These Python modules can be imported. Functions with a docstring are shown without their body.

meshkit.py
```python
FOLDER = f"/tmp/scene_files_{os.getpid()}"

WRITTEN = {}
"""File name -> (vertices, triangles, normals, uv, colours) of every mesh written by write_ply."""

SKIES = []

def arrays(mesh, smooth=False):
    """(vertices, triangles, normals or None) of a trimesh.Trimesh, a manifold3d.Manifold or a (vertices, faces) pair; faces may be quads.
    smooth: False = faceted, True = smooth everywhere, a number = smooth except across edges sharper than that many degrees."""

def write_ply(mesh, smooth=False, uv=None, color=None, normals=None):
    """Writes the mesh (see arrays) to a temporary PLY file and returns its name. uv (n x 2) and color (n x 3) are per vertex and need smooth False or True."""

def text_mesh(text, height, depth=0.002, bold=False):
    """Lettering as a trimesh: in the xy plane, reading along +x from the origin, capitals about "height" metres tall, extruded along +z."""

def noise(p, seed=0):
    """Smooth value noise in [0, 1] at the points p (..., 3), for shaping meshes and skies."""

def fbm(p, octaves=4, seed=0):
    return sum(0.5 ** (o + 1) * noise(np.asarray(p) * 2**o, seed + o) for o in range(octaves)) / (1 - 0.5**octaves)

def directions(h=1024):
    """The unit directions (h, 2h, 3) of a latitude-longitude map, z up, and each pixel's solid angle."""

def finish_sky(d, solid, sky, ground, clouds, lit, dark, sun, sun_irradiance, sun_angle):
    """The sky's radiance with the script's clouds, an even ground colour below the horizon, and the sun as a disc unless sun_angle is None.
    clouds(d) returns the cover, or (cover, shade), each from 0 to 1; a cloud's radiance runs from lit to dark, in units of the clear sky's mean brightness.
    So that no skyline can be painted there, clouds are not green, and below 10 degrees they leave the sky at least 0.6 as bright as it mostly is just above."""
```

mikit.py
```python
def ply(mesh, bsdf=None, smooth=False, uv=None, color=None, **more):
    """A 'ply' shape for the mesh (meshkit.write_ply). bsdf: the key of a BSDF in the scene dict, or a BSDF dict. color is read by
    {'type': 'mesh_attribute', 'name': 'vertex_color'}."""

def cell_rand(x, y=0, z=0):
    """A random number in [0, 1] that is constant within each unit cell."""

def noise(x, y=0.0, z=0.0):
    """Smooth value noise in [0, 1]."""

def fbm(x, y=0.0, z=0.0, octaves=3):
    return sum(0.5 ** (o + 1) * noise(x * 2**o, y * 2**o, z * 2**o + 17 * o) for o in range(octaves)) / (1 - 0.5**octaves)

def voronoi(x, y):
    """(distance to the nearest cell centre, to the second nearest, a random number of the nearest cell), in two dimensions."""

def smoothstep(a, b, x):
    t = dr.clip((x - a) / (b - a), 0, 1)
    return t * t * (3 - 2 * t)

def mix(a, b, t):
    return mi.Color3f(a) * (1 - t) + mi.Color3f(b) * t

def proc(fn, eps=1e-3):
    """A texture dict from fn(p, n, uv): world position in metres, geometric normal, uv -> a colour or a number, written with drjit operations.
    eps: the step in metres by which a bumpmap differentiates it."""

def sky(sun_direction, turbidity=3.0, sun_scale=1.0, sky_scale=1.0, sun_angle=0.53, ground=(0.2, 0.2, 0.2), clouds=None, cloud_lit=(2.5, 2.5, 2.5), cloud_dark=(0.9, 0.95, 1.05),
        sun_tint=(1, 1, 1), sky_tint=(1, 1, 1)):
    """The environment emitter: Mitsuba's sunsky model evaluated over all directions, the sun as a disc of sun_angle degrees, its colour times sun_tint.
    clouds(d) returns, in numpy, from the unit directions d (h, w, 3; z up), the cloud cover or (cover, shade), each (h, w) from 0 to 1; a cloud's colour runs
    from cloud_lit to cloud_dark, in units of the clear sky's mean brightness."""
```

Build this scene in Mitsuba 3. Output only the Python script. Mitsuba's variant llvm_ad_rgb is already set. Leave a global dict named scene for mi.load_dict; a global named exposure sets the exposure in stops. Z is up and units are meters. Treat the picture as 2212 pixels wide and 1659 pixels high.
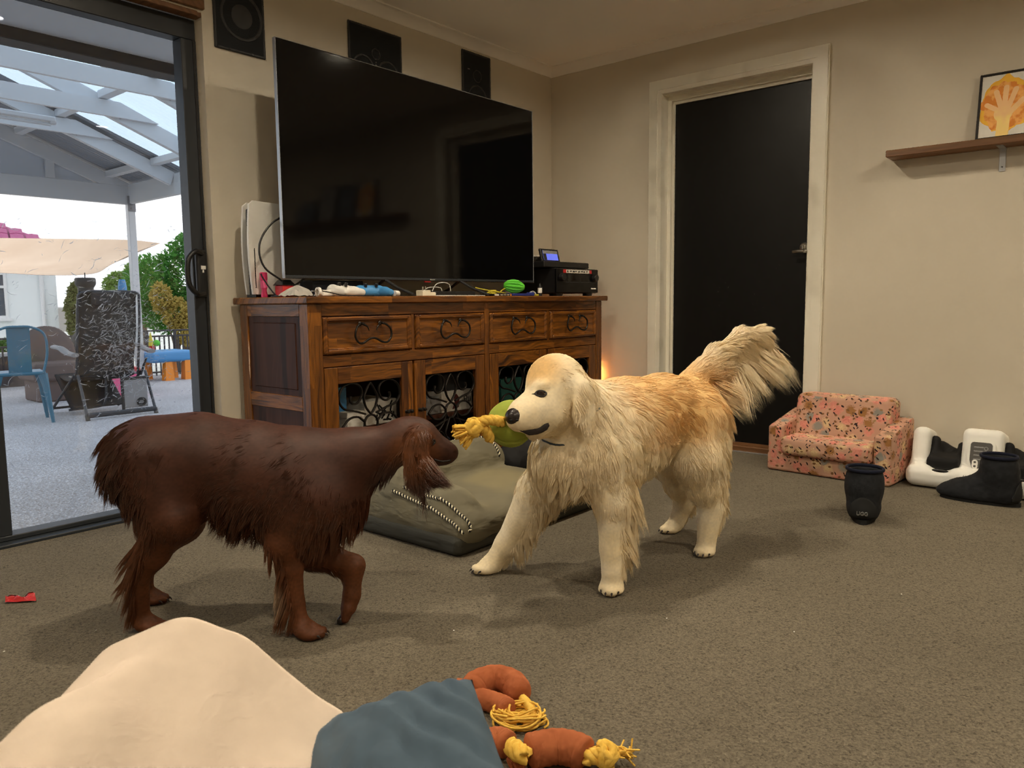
import math, random, os, tempfile
import numpy as np, trimesh, manifold3d as m3, shapely.geometry as sg, drjit as dr
import mitsuba as mi, mikit, meshkit
from mikit import noise, fbm, voronoi, cell_rand, smoothstep, mix, proc

T = mi.ScalarTransform4f
scene, labels = {}, {}
rng = np.random.default_rng(7)

# ---------------------------------------------------------------- camera, sky, lamps, exposure
CAM = np.array([-4.13338, -3.12932, 0.86462])
FW, UP = np.array((0.7597, 0.6415, -0.1065)), np.array((0.0884, 0.0603, 0.9943))
scene['camera'] = {'type': 'thinlens', 'fov': 67.508, 'fov_axis': 'x', 'near_clip': 0.02, 'far_clip': 200.0,
                   'aperture_radius': 0.0012, 'focus_distance': 2.6,
                   'to_world': T().look_at(origin=CAM.tolist(), target=(CAM + FW).tolist(), up=UP.tolist())}
exposure = 0.0
scene['sky'] = mikit.sky((-0.5, 0.3, 0.45), turbidity=4, sun_scale=0.0, sky_scale=6.2, ground=(0.25, 0.24, 0.22),
                         clouds=lambda d: (np.ones(d.shape[:2]) * 0.97, 0.35 * meshkit.fbm(d * 3.0)), cloud_lit=(2.5, 2.55, 2.65), cloud_dark=(1.6, 1.72, 1.9))
LAMP = 1220.0
LAMP_COLOUR = (1.0, 0.87, 0.66)
LAMPS = [(-1.15, -1.40), (-2.68, -1.40), (-1.28, -3.56), (-2.68, -3.56), (-4.2, -1.40), (-4.2, -3.56)]
CEIL = 2.40

# ---------------------------------------------------------------- helpers
def lin(r, g, b):
    c = np.array([r, g, b]) / 255.0
    return np.where(c <= 0.04045, c / 12.92, ((c + 0.055) / 1.055) ** 2.4).tolist()

def col(c):
    return proc(c) if callable(c) else {'type': 'rgb', 'value': list(map(float, c))}

def mat(key, c, rough=0.5, spec=0.5, metal=0.0, bump=None, bscale=1.0, eps=1e-3, **more):
    b = {'type': 'principled', 'base_color': col(c), 'roughness': col1(rough), 'specular': spec, 'metallic': metal, **more}
    if bump is not None:
        b = {'type': 'bumpmap', 'arbitrary': proc(bump, eps), 'scale': bscale, 'bsdf': b}
    scene[key] = {'type': 'twosided', 'bsdf': b}
    return key

def col1(r):
    return proc(r) if callable(r) else float(r)

def num(key):
    if key not in scene and key not in labels:
        return key
    k = 1
    while f'{key}_{k:03d}' in scene or f'{key}_{k:03d}' in labels:
        k += 1
    return f'{key}_{k:03d}'

def thing(key, label, cat, group=None):
    key = num(key)
    labels[key] = {'label': label, 'category': cat}
    if group: labels[key]['group'] = group
    return key

def part(parent, name, mesh, m, smooth=False, label=None, kind=None, **more):
    key = num(f'{parent}__{name}')
    scene[key] = mikit.ply(mesh, m, smooth, **more)
    d = {}
    if label: d['label'] = label
    if kind: d['kind'] = kind
    if d: labels[key] = d
    return key

def solo(name, mesh, m, label, cat, smooth=False, group=None, **more):
    key = thing(name, label, cat, group)
    scene[key] = mikit.ply(mesh, m, smooth, **more)
    return key

def struct(name, mesh, m, smooth=False, label=None):
    scene[name] = mikit.ply(mesh, m, smooth)
    labels[name] = {'kind': 'structure'}
    if label: labels[name]['label'] = label
    return name

def cat(*ms):
    out = []
    for m in ms:
        if isinstance(m, (list,)): out += m
        else: out.append(m)
    return trimesh.util.concatenate([tm(m) for m in out])

def tm(m):
    if isinstance(m, trimesh.Trimesh): return m
    if hasattr(m, 'to_mesh'):
        q = m.to_mesh(); return trimesh.Trimesh(np.array(q.vert_properties[:, :3]), np.array(q.tri_verts), process=False)
    return trimesh.Trimesh(m[0], m[1], process=False)

def hull(pts):
    return tm(m3.Manifold.hull_points(np.asarray(pts, float)))

def box(x0, x1, y0, y1, z0, z1, c=0.0):
    """axis-aligned box with chamfer c"""
    if x1 < x0: x0, x1 = x1, x0
    if y1 < y0: y0, y1 = y1, y0
    if c <= 0:
        return hull([[x, y, z] for x in (x0, x1) for y in (y0, y1) for z in (z0, z1)])
    c = min(c, 0.45 * min(x1 - x0, y1 - y0, z1 - z0))
    P = []
    for sx, x in ((1, x0), (-1, x1)):
        for sy, y in ((1, y0), (-1, y1)):
            for sz, z in ((1, z0), (-1, z1)):
                P += [[x + sx * c, y + sy * c, z], [x + sx * c, y, z + sz * c], [x, y + sy * c, z + sz * c]]
    return hull(P)

def rbox(x0, x1, y0, y1, z0, z1, r, n=12):
    """box with rounded edges"""
    s = trimesh.creation.uv_sphere(r, count=[n // 2 + 1, n]).vertices
    return hull(np.concatenate([s + [x, y, z] for x in (x0 + r, x1 - r) for y in (y0 + r, y1 - r) for z in (z0 + r, z1 - r)]))

def xf(mesh, M):
    m = tm(mesh).copy(); m.apply_transform(M); return m

def move(mesh, d): 
    m = tm(mesh).copy(); m.apply_translation(d); return m

def rotz(a, about=(0, 0, 0)): return trimesh.transformations.rotation_matrix(a, [0, 0, 1], about)
def rot(a, axis, about=(0, 0, 0)): return trimesh.transformations.rotation_matrix(a, axis, about)

def frame_to(mesh, o, X, Y, Z):
    M = np.eye(4); M[:3, 0], M[:3, 1], M[:3, 2], M[:3, 3] = X, Y, Z, o
    return xf(mesh, M)

def unit(v):
    v = np.asarray(v, float); return v / (np.linalg.norm(v) + 1e-12)

def spline(P, n=40, closed=False):
    """Catmull-Rom through the points"""
    P = np.asarray(P, float)
    if closed: Q = np.vstack([P[-1], P, P[0], P[1]])
    else: Q = np.vstack([2 * P[0] - P[1], P, 2 * P[-1] - P[-2]])
    k = len(Q) - 3
    t = np.linspace(0, k, n, endpoint=not closed)
    i = np.minimum(t.astype(int), k - 1); f = (t - i)[:, None]
    a, b, c, d = Q[i], Q[i + 1], Q[i + 2], Q[i + 3]
    return 0.5 * (2 * b + (c - a) * f + (2 * a - 5 * b + 4 * c - d) * f ** 2 + (3 * b - a - 3 * c + d) * f ** 3)

def tube(P, r, sides=8, closed=False, flat=None, caps=True):
    """sweep of a round (or flattened: flat=(ru, rv, up)) section along the polyline P"""
    P = np.asarray(P, float); n = len(P)
    r = np.broadcast_to(np.asarray(r, float), (n,))
    t = np.roll(P, -1, 0) - np.roll(P, 1, 0) if closed else np.gradient(P, axis=0)
    t /= np.linalg.norm(t, axis=1, keepdims=True) + 1e-12
    if flat is not None:
        v = np.broadcast_to(np.asarray(flat[2], float), (n, 3)); u = np.cross(t, v); u /= np.linalg.norm(u, axis=1, keepdims=True) + 1e-12
        v = np.cross(u, t); su, sv = flat[0], flat[1]
    else:
        u = np.zeros_like(P); a = np.array([0, 0, 1.0]) if abs(t[0][2]) < 0.9 else np.array([1.0, 0, 0])
        u[0] = unit(np.cross(t[0], a))
        for i in range(1, n):
            w = u[i - 1] - t[i] * (u[i - 1] @ t[i]); u[i] = unit(w)
        v = np.cross(t, u); su = sv = 1.0
    a = np.arange(sides) * 2 * np.pi / sides + np.pi / sides
    V = P[:, None] + r[:, None, None] * (su * np.cos(a)[None, :, None] * u[:, None] + sv * np.sin(a)[None, :, None] * v[:, None])
    F = []
    for i in range(n if closed else n - 1):
        j = (i + 1) % n
        k = np.arange(sides); k2 = (k + 1) % sides
        F.append(np.stack([i * sides + k, j * sides + k, j * sides + k2], 1)); F.append(np.stack([i * sides + k, j * sides + k2, i * sides + k2], 1))
    V = V.reshape(-1, 3); F = np.vstack(F)
    if caps and not closed:
        c0, c1 = len(V), len(V) + 1
        V = np.vstack([V, P[0], P[-1]]); k = np.arange(sides); k2 = (k + 1) % sides
        F = np.vstack([F, np.stack([k2 * 0 + c0, k, k2], 1), np.stack([k * 0 + c1, (n - 1) * sides + k2, (n - 1) * sides + k], 1)])
    return trimesh.Trimesh(V, F[:, ::-1], process=False)

def rod(a, b, r, sides=10): return tube([a, b], r, sides)

def lathe(prof, n=32, o=(0, 0, 0), axis=(0, 0, 1)):
    """revolve (radius, height) pairs about axis through o"""
    prof = np.asarray(prof, float); a = np.arange(n) * 2 * np.pi / n
    Z = unit(axis); X = unit(np.cross(Z, [0, 1, 0] if abs(Z[1]) < 0.9 else [1, 0, 0])); Y = np.cross(Z, X)
    V = np.asarray(o) + prof[:, 0][:, None, None] * (np.cos(a)[None, :, None] * X + np.sin(a)[None, :, None] * Y) + prof[:, 1][:, None, None] * Z
    k = np.arange(n); k2 = (k + 1) % n; F = []
    for i in range(len(prof) - 1):
        F += [np.stack([i * n + k, i * n + k2, (i + 1) * n + k2], 1), np.stack([i * n + k, (i + 1) * n + k2, (i + 1) * n + k], 1)]
    return trimesh.Trimesh(V.reshape(-1, 3), np.vstack(F), process=False)

def extrude(poly, h):
    p = sg.Polygon(poly) if not hasattr(poly, 'geom_type') else poly
    return trimesh.creation.extrude_polygon(p, h, engine='earcut')

def grid(f, nu, nv, thick=0.0):
    """surface f(u, v) -> (..., 3) over [0,1]^2; with a thickness it becomes a closed sheet"""
    u, v = np.meshgrid(np.linspace(0, 1, nu), np.linspace(0, 1, nv), indexing='ij')
    P = f(u, v); V = P.reshape(-1, 3)
    i, j = np.meshgrid(np.arange(nu - 1), np.arange(nv - 1), indexing='ij')
    a = (i * nv + j).ravel(); q = np.stack([a, a + nv, a + nv + 1, a + 1], 1)
    F = np.vstack([q[:, [0, 1, 2]], q[:, [0, 2, 3]]])
    m = trimesh.Trimesh(V, F, process=False)
    if thick:
        n = m.vertex_normals; N = len(V)
        e = np.concatenate([[(k * nv, (k + 1) * nv) for k in range(nu - 1)], [((k + 1) * nv + nv - 1, k * nv + nv - 1) for k in range(nu - 1)],
                            [(k + 1, k) for k in range(nv - 1)], [((nu - 1) * nv + k, (nu - 1) * nv + k + 1) for k in range(nv - 1)]])
        side = np.vstack([np.stack([e[:, 1], e[:, 0], e[:, 0] + N], 1), np.stack([e[:, 1], e[:, 0] + N, e[:, 1] + N], 1)])
        m = trimesh.Trimesh(np.vstack([V, V - n * thick]), np.vstack([F, F[:, ::-1] + N, side]), process=False)
    return m

# ---- signed distance bodies: round cones and ellipsoids blended smoothly, meshed by surface nets
class Body:
    def __init__(self, h): self.h, self.prims = h, []
    def cone(self, a, b, ra, rb, k=0.02, **tag): self.prims.append(('c', np.array(a, float), np.array(b, float), ra, rb, k, tag)); return self
    def chain(self, pts, k=0.02, **tag):
        for p, q in zip(pts[:-1], pts[1:]): self.cone(p[0], q[0], p[1], q[1], k, **tag)
        return self
    def ell(self, c, axes, R=None, k=0.02, **tag): self.prims.append(('e', np.array(c, float), np.array(axes, float), np.eye(3) if R is None else np.asarray(R, float), None, k, tag)); return self
    def bx(self, c, half, r, R=None, k=0.02, sub=False): self.prims.append(('b', np.array(c, float), np.array(half, float), np.eye(3) if R is None else np.asarray(R, float), r, k, {'sub': sub})); return self
    @staticmethod
    def dist(pr, P):
        if pr[0] == 'c':
            _, a, b, ra, rb = pr[:5]; ab = b - a; t = np.clip((P - a) @ ab / (ab @ ab + 1e-12), 0, 1)
            return np.linalg.norm(P - a - t[..., None] * ab, axis=-1) - (ra + (rb - ra) * t)
        if pr[0] == 'e':
            _, c, ax, R = pr[:4]; q = (P - c) @ R.T
            k0 = np.linalg.norm(q / ax, axis=-1); k1 = np.linalg.norm(q / ax ** 2, axis=-1)
            return k0 * (k0 - 1) / (k1 + 1e-9)
        _, c, h, R, r = pr[:5]; q = np.abs((P - c) @ R.T) - (h - r)
        return np.linalg.norm(np.maximum(q, 0), axis=-1) + np.minimum(q.max(-1), 0) - r
    def bounds(self, pr):
        if pr[0] == 'c': r = max(pr[3], pr[4]); return np.minimum(pr[1], pr[2]) - r, np.maximum(pr[1], pr[2]) + r
        e = np.sqrt(((pr[3].T * pr[2]) ** 2).sum(1)) if pr[0] == 'e' else np.abs(pr[3].T) @ pr[2]
        return pr[1] - e, pr[1] + e
    def mesh(self, post=None):
        h = self.h; add = [p for p in self.prims]
        B = [self.bounds(p) for p in add if not p[6].get('sub')]
        lo = np.min([b[0] for b in B], 0) - 4 * h; hi = np.max([b[1] for b in B], 0) + 4 * h
        n = np.ceil((hi - lo) / h).astype(int) + 1
        D = np.full(n, 0.5, np.float32)
        for p in add:
            b0, b1 = self.bounds(p); m = 2.5 * p[5] + 4 * h
            i0 = np.maximum(((b0 - m - lo) / h).astype(int), 0); i1 = np.minimum(((b1 + m - lo) / h).astype(int) + 2, n)
            ax = [lo[k] + h * np.arange(i0[k], i1[k]) for k in range(3)]
            P = np.stack(np.meshgrid(*ax, indexing='ij'), -1)
            d = self.dist(p, P); s = tuple(slice(i0[k], i1[k]) for k in range(3)); k = p[5]; o = D[s]
            if p[6].get('sub'):
                e = np.maximum(k - np.abs(-d - o), 0) / k; D[s] = np.maximum(o, -d) + e * e * k * 0.25
            else:
                e = np.maximum(k - np.abs(d - o), 0) / k; D[s] = np.minimum(o, d) - e * e * k * 0.25
        if post is not None:
            ax = [lo[k] + h * np.arange(n[k]) for k in range(3)]
            D = post(D, np.stack(np.meshgrid(*ax, indexing='ij'), -1))
        return nets(D, lo, h)

def nets(D, lo, h):
    s = D < 0
    c = np.zeros(np.array(D.shape) - 1, np.int8)
    for a in np.ndindex(2, 2, 2): c += s[a[0]:D.shape[0] - 1 + a[0], a[1]:D.shape[1] - 1 + a[1], a[2]:D.shape[2] - 1 + a[2]]
    idx = np.argwhere((c > 0) & (c < 8)); ids = -np.ones(c.shape, np.int64); ids[tuple(idx.T)] = np.arange(len(idx))
    acc = np.zeros((len(idx), 3)); cnt = np.zeros((len(idx), 1))
    cor = list(np.ndindex(2, 2, 2))
    for a in cor:
        for k in range(3):
            if a[k]: continue
            b = list(a); b[k] = 1
            da = D[tuple((idx + a).T)]; db = D[tuple((idx + b).T)]; x = (da < 0) != (db < 0)
            t = np.where(x, da / np.where(x, da - db, 1), 0)
            q = np.array(a, float) + np.eye(3)[k] * t[:, None]
            acc += np.where(x[:, None], q, 0); cnt += x[:, None]
    V = lo + h * (idx + acc / np.maximum(cnt, 1))
    F = []
    for k in range(3):
        o = np.zeros(3, int); o[k] = 1; u, v = (k + 1) % 3, (k + 2) % 3
        sl0 = [slice(1, m - 1) for m in D.shape]; sl1 = list(sl0); sl0[k] = slice(0, D.shape[k] - 1); sl1[k] = slice(1, D.shape[k])
        A, Bq = s[tuple(sl0)], s[tuple(sl1)]
        e = np.argwhere(A != Bq); inside = A[tuple(e.T)]
        base = e + 1; base[:, k] -= 1
        eu, ev = np.eye(3, dtype=int)[u], np.eye(3, dtype=int)[v]
        q = np.stack([ids[tuple((base - x).T)] for x in (0 * eu, eu, eu + ev, ev)], 1)
        q = np.where(inside[:, None], q, q[:, ::-1])
        F.append(q)
    F = np.vstack(F); F = F[(F >= 0).all(1)]
    m = trimesh.Trimesh(V, np.vstack([F[:, [0, 1, 2]], F[:, [0, 2, 3]]]), process=False)
    trimesh.smoothing.filter_taubin(m, iterations=6)
    return m

def curves(paths, radii):
    """a b-spline curve file: paths (n, k, 3), radii (n, k)"""
    f = tempfile.NamedTemporaryFile('w', suffix='.txt', delete=False)
    n, k = paths.shape[:2]
    A = np.concatenate([paths, radii[..., None]], -1).reshape(-1, 4)
    rows = ['%.5f %.5f %.5f %.6f' % tuple(r) for r in A]
    f.write('\n\n'.join('\n'.join(rows[i * k:(i + 1) * k]) for i in range(n)) + '\n')
    f.close()
    return f.name

def text_on(txt, height, o, X, Y, depth=0.001, bold=False):
    m = meshkit.text_mesh(txt, height, depth, bold)
    X, Y = unit(X), unit(Y)
    return frame_to(m, o, X, Y, np.cross(X, Y))
# ---------------------------------------------------------------- materials
def wall_paint(p, n, uv):
    f = fbm(p.x * 3 + p.y * 3.3, p.y * 2.1, p.z * 3, 3)
    return mix(lin(196, 187, 170), lin(203, 194, 178), f)
def wall_bump(p, n, uv): return noise(p.x * 160, p.y * 160, p.z * 160) + 0.6 * noise(p.x * 60, p.y * 60, p.z * 60)
mat('mat_wall', wall_paint, 0.6, 0.3, bump=wall_bump, bscale=0.0004)
mat('mat_ceiling', lin(238, 234, 228), 0.8, 0.2)
mat('mat_trim', lambda p, n, uv: mix(lin(226, 221, 206), lin(208, 202, 186), smoothstep(0.55, 0.8, fbm(p.x * 9, p.y * 9, p.z * 5, 3))), 0.35, 0.5)
def carpet(p, n, uv):
    u, v = p.x * 0.83 + p.y * 0.56, p.y * 0.83 - p.x * 0.56
    a = noise(u * 520, v * 520); b = noise(p.x * 240 + 9, p.y * 240 + u * 40); c = fbm(p.x * 2.2, p.y * 2.2, 3.0, 4)
    base = mix(lin(80, 74, 65), lin(124, 116, 101), a * 0.45 + b * 0.55)
    w = 0.6 * noise(u * 330 + 3 * b, v * 330 + 2 * a) + 0.4 * noise(p.x * 170 + 5, p.y * 170)
    base = mix(base, lin(56, 51, 44), 0.6 * smoothstep(0.66, 0.80, w))
    return base * (0.86 + 0.28 * c)
def carpet_bump(p, n, uv):
    u, v = p.x * 0.83 + p.y * 0.56, p.y * 0.83 - p.x * 0.56
    return noise(u * 480, v * 480) + 1.1 * noise(p.x * 210, p.y * 210)
mat('mat_carpet', carpet, 0.95, 0.1, bump=carpet_bump, bscale=0.003, sheen=0.3)

def wood(axis, seed, dark=0.0):
    def f(p, n, uv):
        q = [p.x, p.y, p.z]
        l = q[axis]; a, b = [q[k] for k in range(3) if k != axis]
        a = a + b * 0.8 + seed
        board = cell_rand(dr.floor(a / 0.055), dr.floor(l / 0.47 + seed * 3.1 + cell_rand(dr.floor(a / 0.055)) * 5), seed)
        wob = fbm(l * 4 + board * 40, a * 9, seed, 3)
        g = fbm(l * 5 + board * 70, a * 95 + wob * 9, seed * 2.0, 4)
        fine = noise(l * 22, a * 420, seed)
        c = mix(lin(58, 30, 9), lin(144, 86, 25), smoothstep(0.2, 0.8, g * 0.8 + fine * 0.2))
        c = mix(c, lin(40, 19, 10), smoothstep(0.58, 0.72, fbm(l * 2.6 + board * 50, a * 34 + wob * 5, seed + 7.0, 3)) * 0.85)
        c = mix(c, lin(58, 27, 10), smoothstep(0.45, 0.95, board) * 0.55)
        return c * (1.0 - dark)
    return f
mat('mat_wood_x', wood(0, 0.3), 0.32, 0.5)
mat('mat_wood_z', wood(2, 1.7), 0.32, 0.5)
mat('mat_wood_y', wood(1, 2.9), 0.32, 0.5)
def wood_side(p, n, uv):
    l, a = p.z, p.y
    g = fbm(l * 3, a * 60 + fbm(l * 3, a * 8) * 6, 2.0, 4)
    return mix(mix(lin(52, 27, 18), lin(72, 40, 26), g), lin(30, 17, 14), smoothstep(0.52, 0.7, fbm(l * 1.6, a * 16, 7.0, 3)) * 0.8)
mat('mat_wood_side', wood_side, 0.5, 0.25)
mat('mat_shelf_wood', lambda p, n, uv: mix(lin(84, 54, 30), lin(120, 82, 48), fbm(p.y * 5, p.x * 60 + p.z * 60, 1.0, 4)), 0.5)
mat('mat_black', lin(22, 22, 23), 0.4)
mat('mat_black_matte', lin(20, 20, 21), 0.75, 0.3)
mat('mat_charcoal', lin(38, 39, 41), 0.55)
mat('mat_frame', lin(38, 42, 47), 0.4, 0.5)
mat('mat_screen', lin(6, 6, 7), 0.06, 0.28)
mat('mat_iron', lin(40, 36, 33), 0.38, 0.5, 0.7)
mat('mat_chrome', lin(200, 198, 192), 0.2, 0.5, 1.0)
mat('mat_white', lin(232, 230, 224), 0.35)
mat('mat_white_gloss', lin(236, 236, 230), 0.12, 0.6)
mat('mat_cream', lin(232, 224, 200), 0.4)
mat('mat_door', lambda p, n, uv: mix(lin(11, 11, 11), lin(18, 18, 18), fbm(p.y * 3, p.z * 2, 4.0, 3)), 0.42, 0.25)
mat('mat_red', lin(188, 40, 44), 0.4)
mat('mat_pink', lin(214, 62, 112), 0.3, 0.5, 0.35)
mat('mat_pink_soft', lin(222, 92, 140), 0.6)
mat('mat_blue', lin(72, 140, 196), 0.4)
mat('mat_navy', lin(34, 44, 112), 0.45)
mat('mat_dark_navy', lin(20, 26, 40), 0.6)
mat('mat_teal', lin(80, 170, 190), 0.5)
mat('mat_green', lin(88, 190, 52), 0.5)
mat('mat_yellow', lin(206, 190, 60), 0.5)
mat('mat_orange', lin(232, 140, 44), 0.5)
mat('mat_paper', lin(214, 210, 202), 0.8, 0.2)
mat('mat_grey', lin(132, 132, 134), 0.5)
mat('mat_aluminium', lin(176, 178, 182), 0.35, 0.5, 0.8)
mat('mat_outdoor_white', lin(206, 208, 210), 0.5)
mat('mat_glass_black', lin(9, 9, 10), 0.25, 0.25)
scene['mat_glass'] = {'type': 'thindielectric', 'int_ior': 1.5}
# ---------------------------------------------------------------- room shell
CEIL = 2.363
struct('floor', box(-5.7, 0.02, -5.2, 0.0, -0.12, 0.0), 'mat_carpet')
def holed(lo, hi, holes):
    m = m3.Manifold.cube((np.array(hi) - lo).tolist()).translate(list(lo))
    for a, b in holes: m -= m3.Manifold.cube((np.array(b) - a).tolist()).translate(list(a))
    return tm(m)
struct('wall_back', holed((-5.8, 0.0, -0.12), (0.14, 0.13, 2.45), [((-4.05, -0.1, -0.2), (-2.407, 0.3, 2.075))]), 'mat_wall')
struct('wall_right', holed((0.0, -5.3, -0.12), (0.14, 0.0, 2.45), [((-0.1, -1.702, -0.2), (0.3, -0.803, 2.078))]), 'mat_wall')
struct('wall_left', box(-5.8, -5.7, -5.3, 0.0, -0.12, 2.45), 'mat_wall')
struct('wall_front', box(-5.7, 0.0, -5.3, -5.2, -0.12, 2.45), 'mat_wall')
cm = m3.Manifold.cube([5.7, 5.2, 0.08]).translate([-5.7, -5.2, CEIL])
for x, y in LAMPS: cm -= m3.Manifold.cylinder(0.2, 0.045, 0.045, 40).translate([x, y, CEIL - 0.1])
struct('ceiling', tm(cm), 'mat_ceiling')
q = [(0.0, 0.0)] + [(0.052 * (1 - math.cos(a)) * 1.0, 0.0) for a in ()]
prof = [(0, CEIL), (0, 2.311), (0.006, 2.311)] + [(0.006 + 0.05 * (1 - math.cos(a)), 2.311 + 0.05 * math.sin(a) * 0.93) for a in np.linspace(0.15, 1.45, 8)] + [(0.062, 2.355), (0.062, CEIL)]
pm = extrude(prof, 5.2); pm2 = extrude(prof, 5.7)     # x = offset from the wall, y = height, z = along
struct('trim_1', frame_to(pm2, (0, 0, 0), (0, -1, 0), (0, 0, 1), (-1, 0, 0)), 'mat_ceiling', smooth=35)
struct('trim_2', frame_to(pm, (0, -5.2, 0), (-1, 0, 0), (0, 0, 1), (0, 1, 0)), 'mat_ceiling', smooth=35)

# recessed ceiling lamps
scene['mat_lamp'] = {'type': 'diffuse', 'reflectance': {'type': 'rgb', 'value': [0.8, 0.8, 0.8]}}
WHERE = ['the slider and the television', 'the glass door', 'the shelf end of the room', 'the couch', 'the far left of the slider', 'the far left of the couch']
for i, (x, y) in enumerate(LAMPS):
    k = thing('ceiling_light', ['white recessed downlight in the ceiling in front of the black door', 'white recessed downlight in the ceiling near the glass slider', 'white recessed downlight in the ceiling over the right of the couch',
              'white recessed downlight in the ceiling over the middle of the couch', 'white recessed downlight in the ceiling at the left end of the glass slider', 'white recessed downlight in the ceiling over the left of the couch'][i], 'light')
    part(k, 'trim_ring', lathe([(0.0446, 0.03), (0.0445, 0.0), (0.0455, -0.003), (0.056, -0.004), (0.060, 0.0)], 28, (x, y, CEIL)), 'mat_grey', 40)
    disc = trimesh.creation.cylinder(0.0435, 0.003, sections=28); disc.apply_translation((x, y, CEIL + 0.007))
    key = part(k, 'diffuser', disc, 'mat_lamp')
    scene[key]['emitter'] = {'type': 'area', 'radiance': {'type': 'rgb', 'value': [LAMP * c for c in LAMP_COLOUR]}}

# ---------------------------------------------------------------- black door, jamb and architrave in the right wall
def frame3(y0, y1, zt, w, x0, x1, wt=None):
    """an inverted U: two legs of width w inside y0..y1 and a head of height wt under zt"""
    wt = wt or w
    P = sg.Polygon([(y0, 0), (y0, zt), (y1, zt), (y1, 0), (y1 - w, 0), (y1 - w, zt - wt), (y0 + w, zt - wt), (y0 + w, 0)])
    m = extrude(P, x1 - x0)
    return frame_to(m, (x0, 0, 0), (0, 1, 0), (0, 0, 1), (1, 0, 0))
labels['door_2'] = {'kind': 'structure'}
part('door_2', 'architrave', cat(frame3(-1.776, -0.740, 2.144, 0.083, -0.016, 0.002, 0.080), frame3(-1.770, -0.746, 2.138, 0.05, -0.020, -0.014, 0.05)), 'mat_trim')
part('door_2', 'jamb', frame3(-1.702, -0.803, 2.078, 0.017, 0.002, 0.14, 0.016), 'mat_trim')
part('door_2', 'door_stop', cat(frame3(-1.686, -0.819, 2.062, 0.022, 0.070, 0.084, 0.026), frame3(-1.686, -0.819, 2.062, 0.034, 0.090, 0.100, 0.044), frame3(-1.686, -0.819, 2.062, 0.012, 0.084, 0.090, 0.014)), 'mat_trim')
part('door_2', 'leaf', box(0.104, 0.140, -1.684, -0.822, 0.036, 2.058, 0.002), 'mat_door')
part('door_2', 'sill', box(-0.004, 0.14, -1.70, -0.805, -0.02, 0.034, 0.004), 'mat_shelf_wood')
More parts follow.
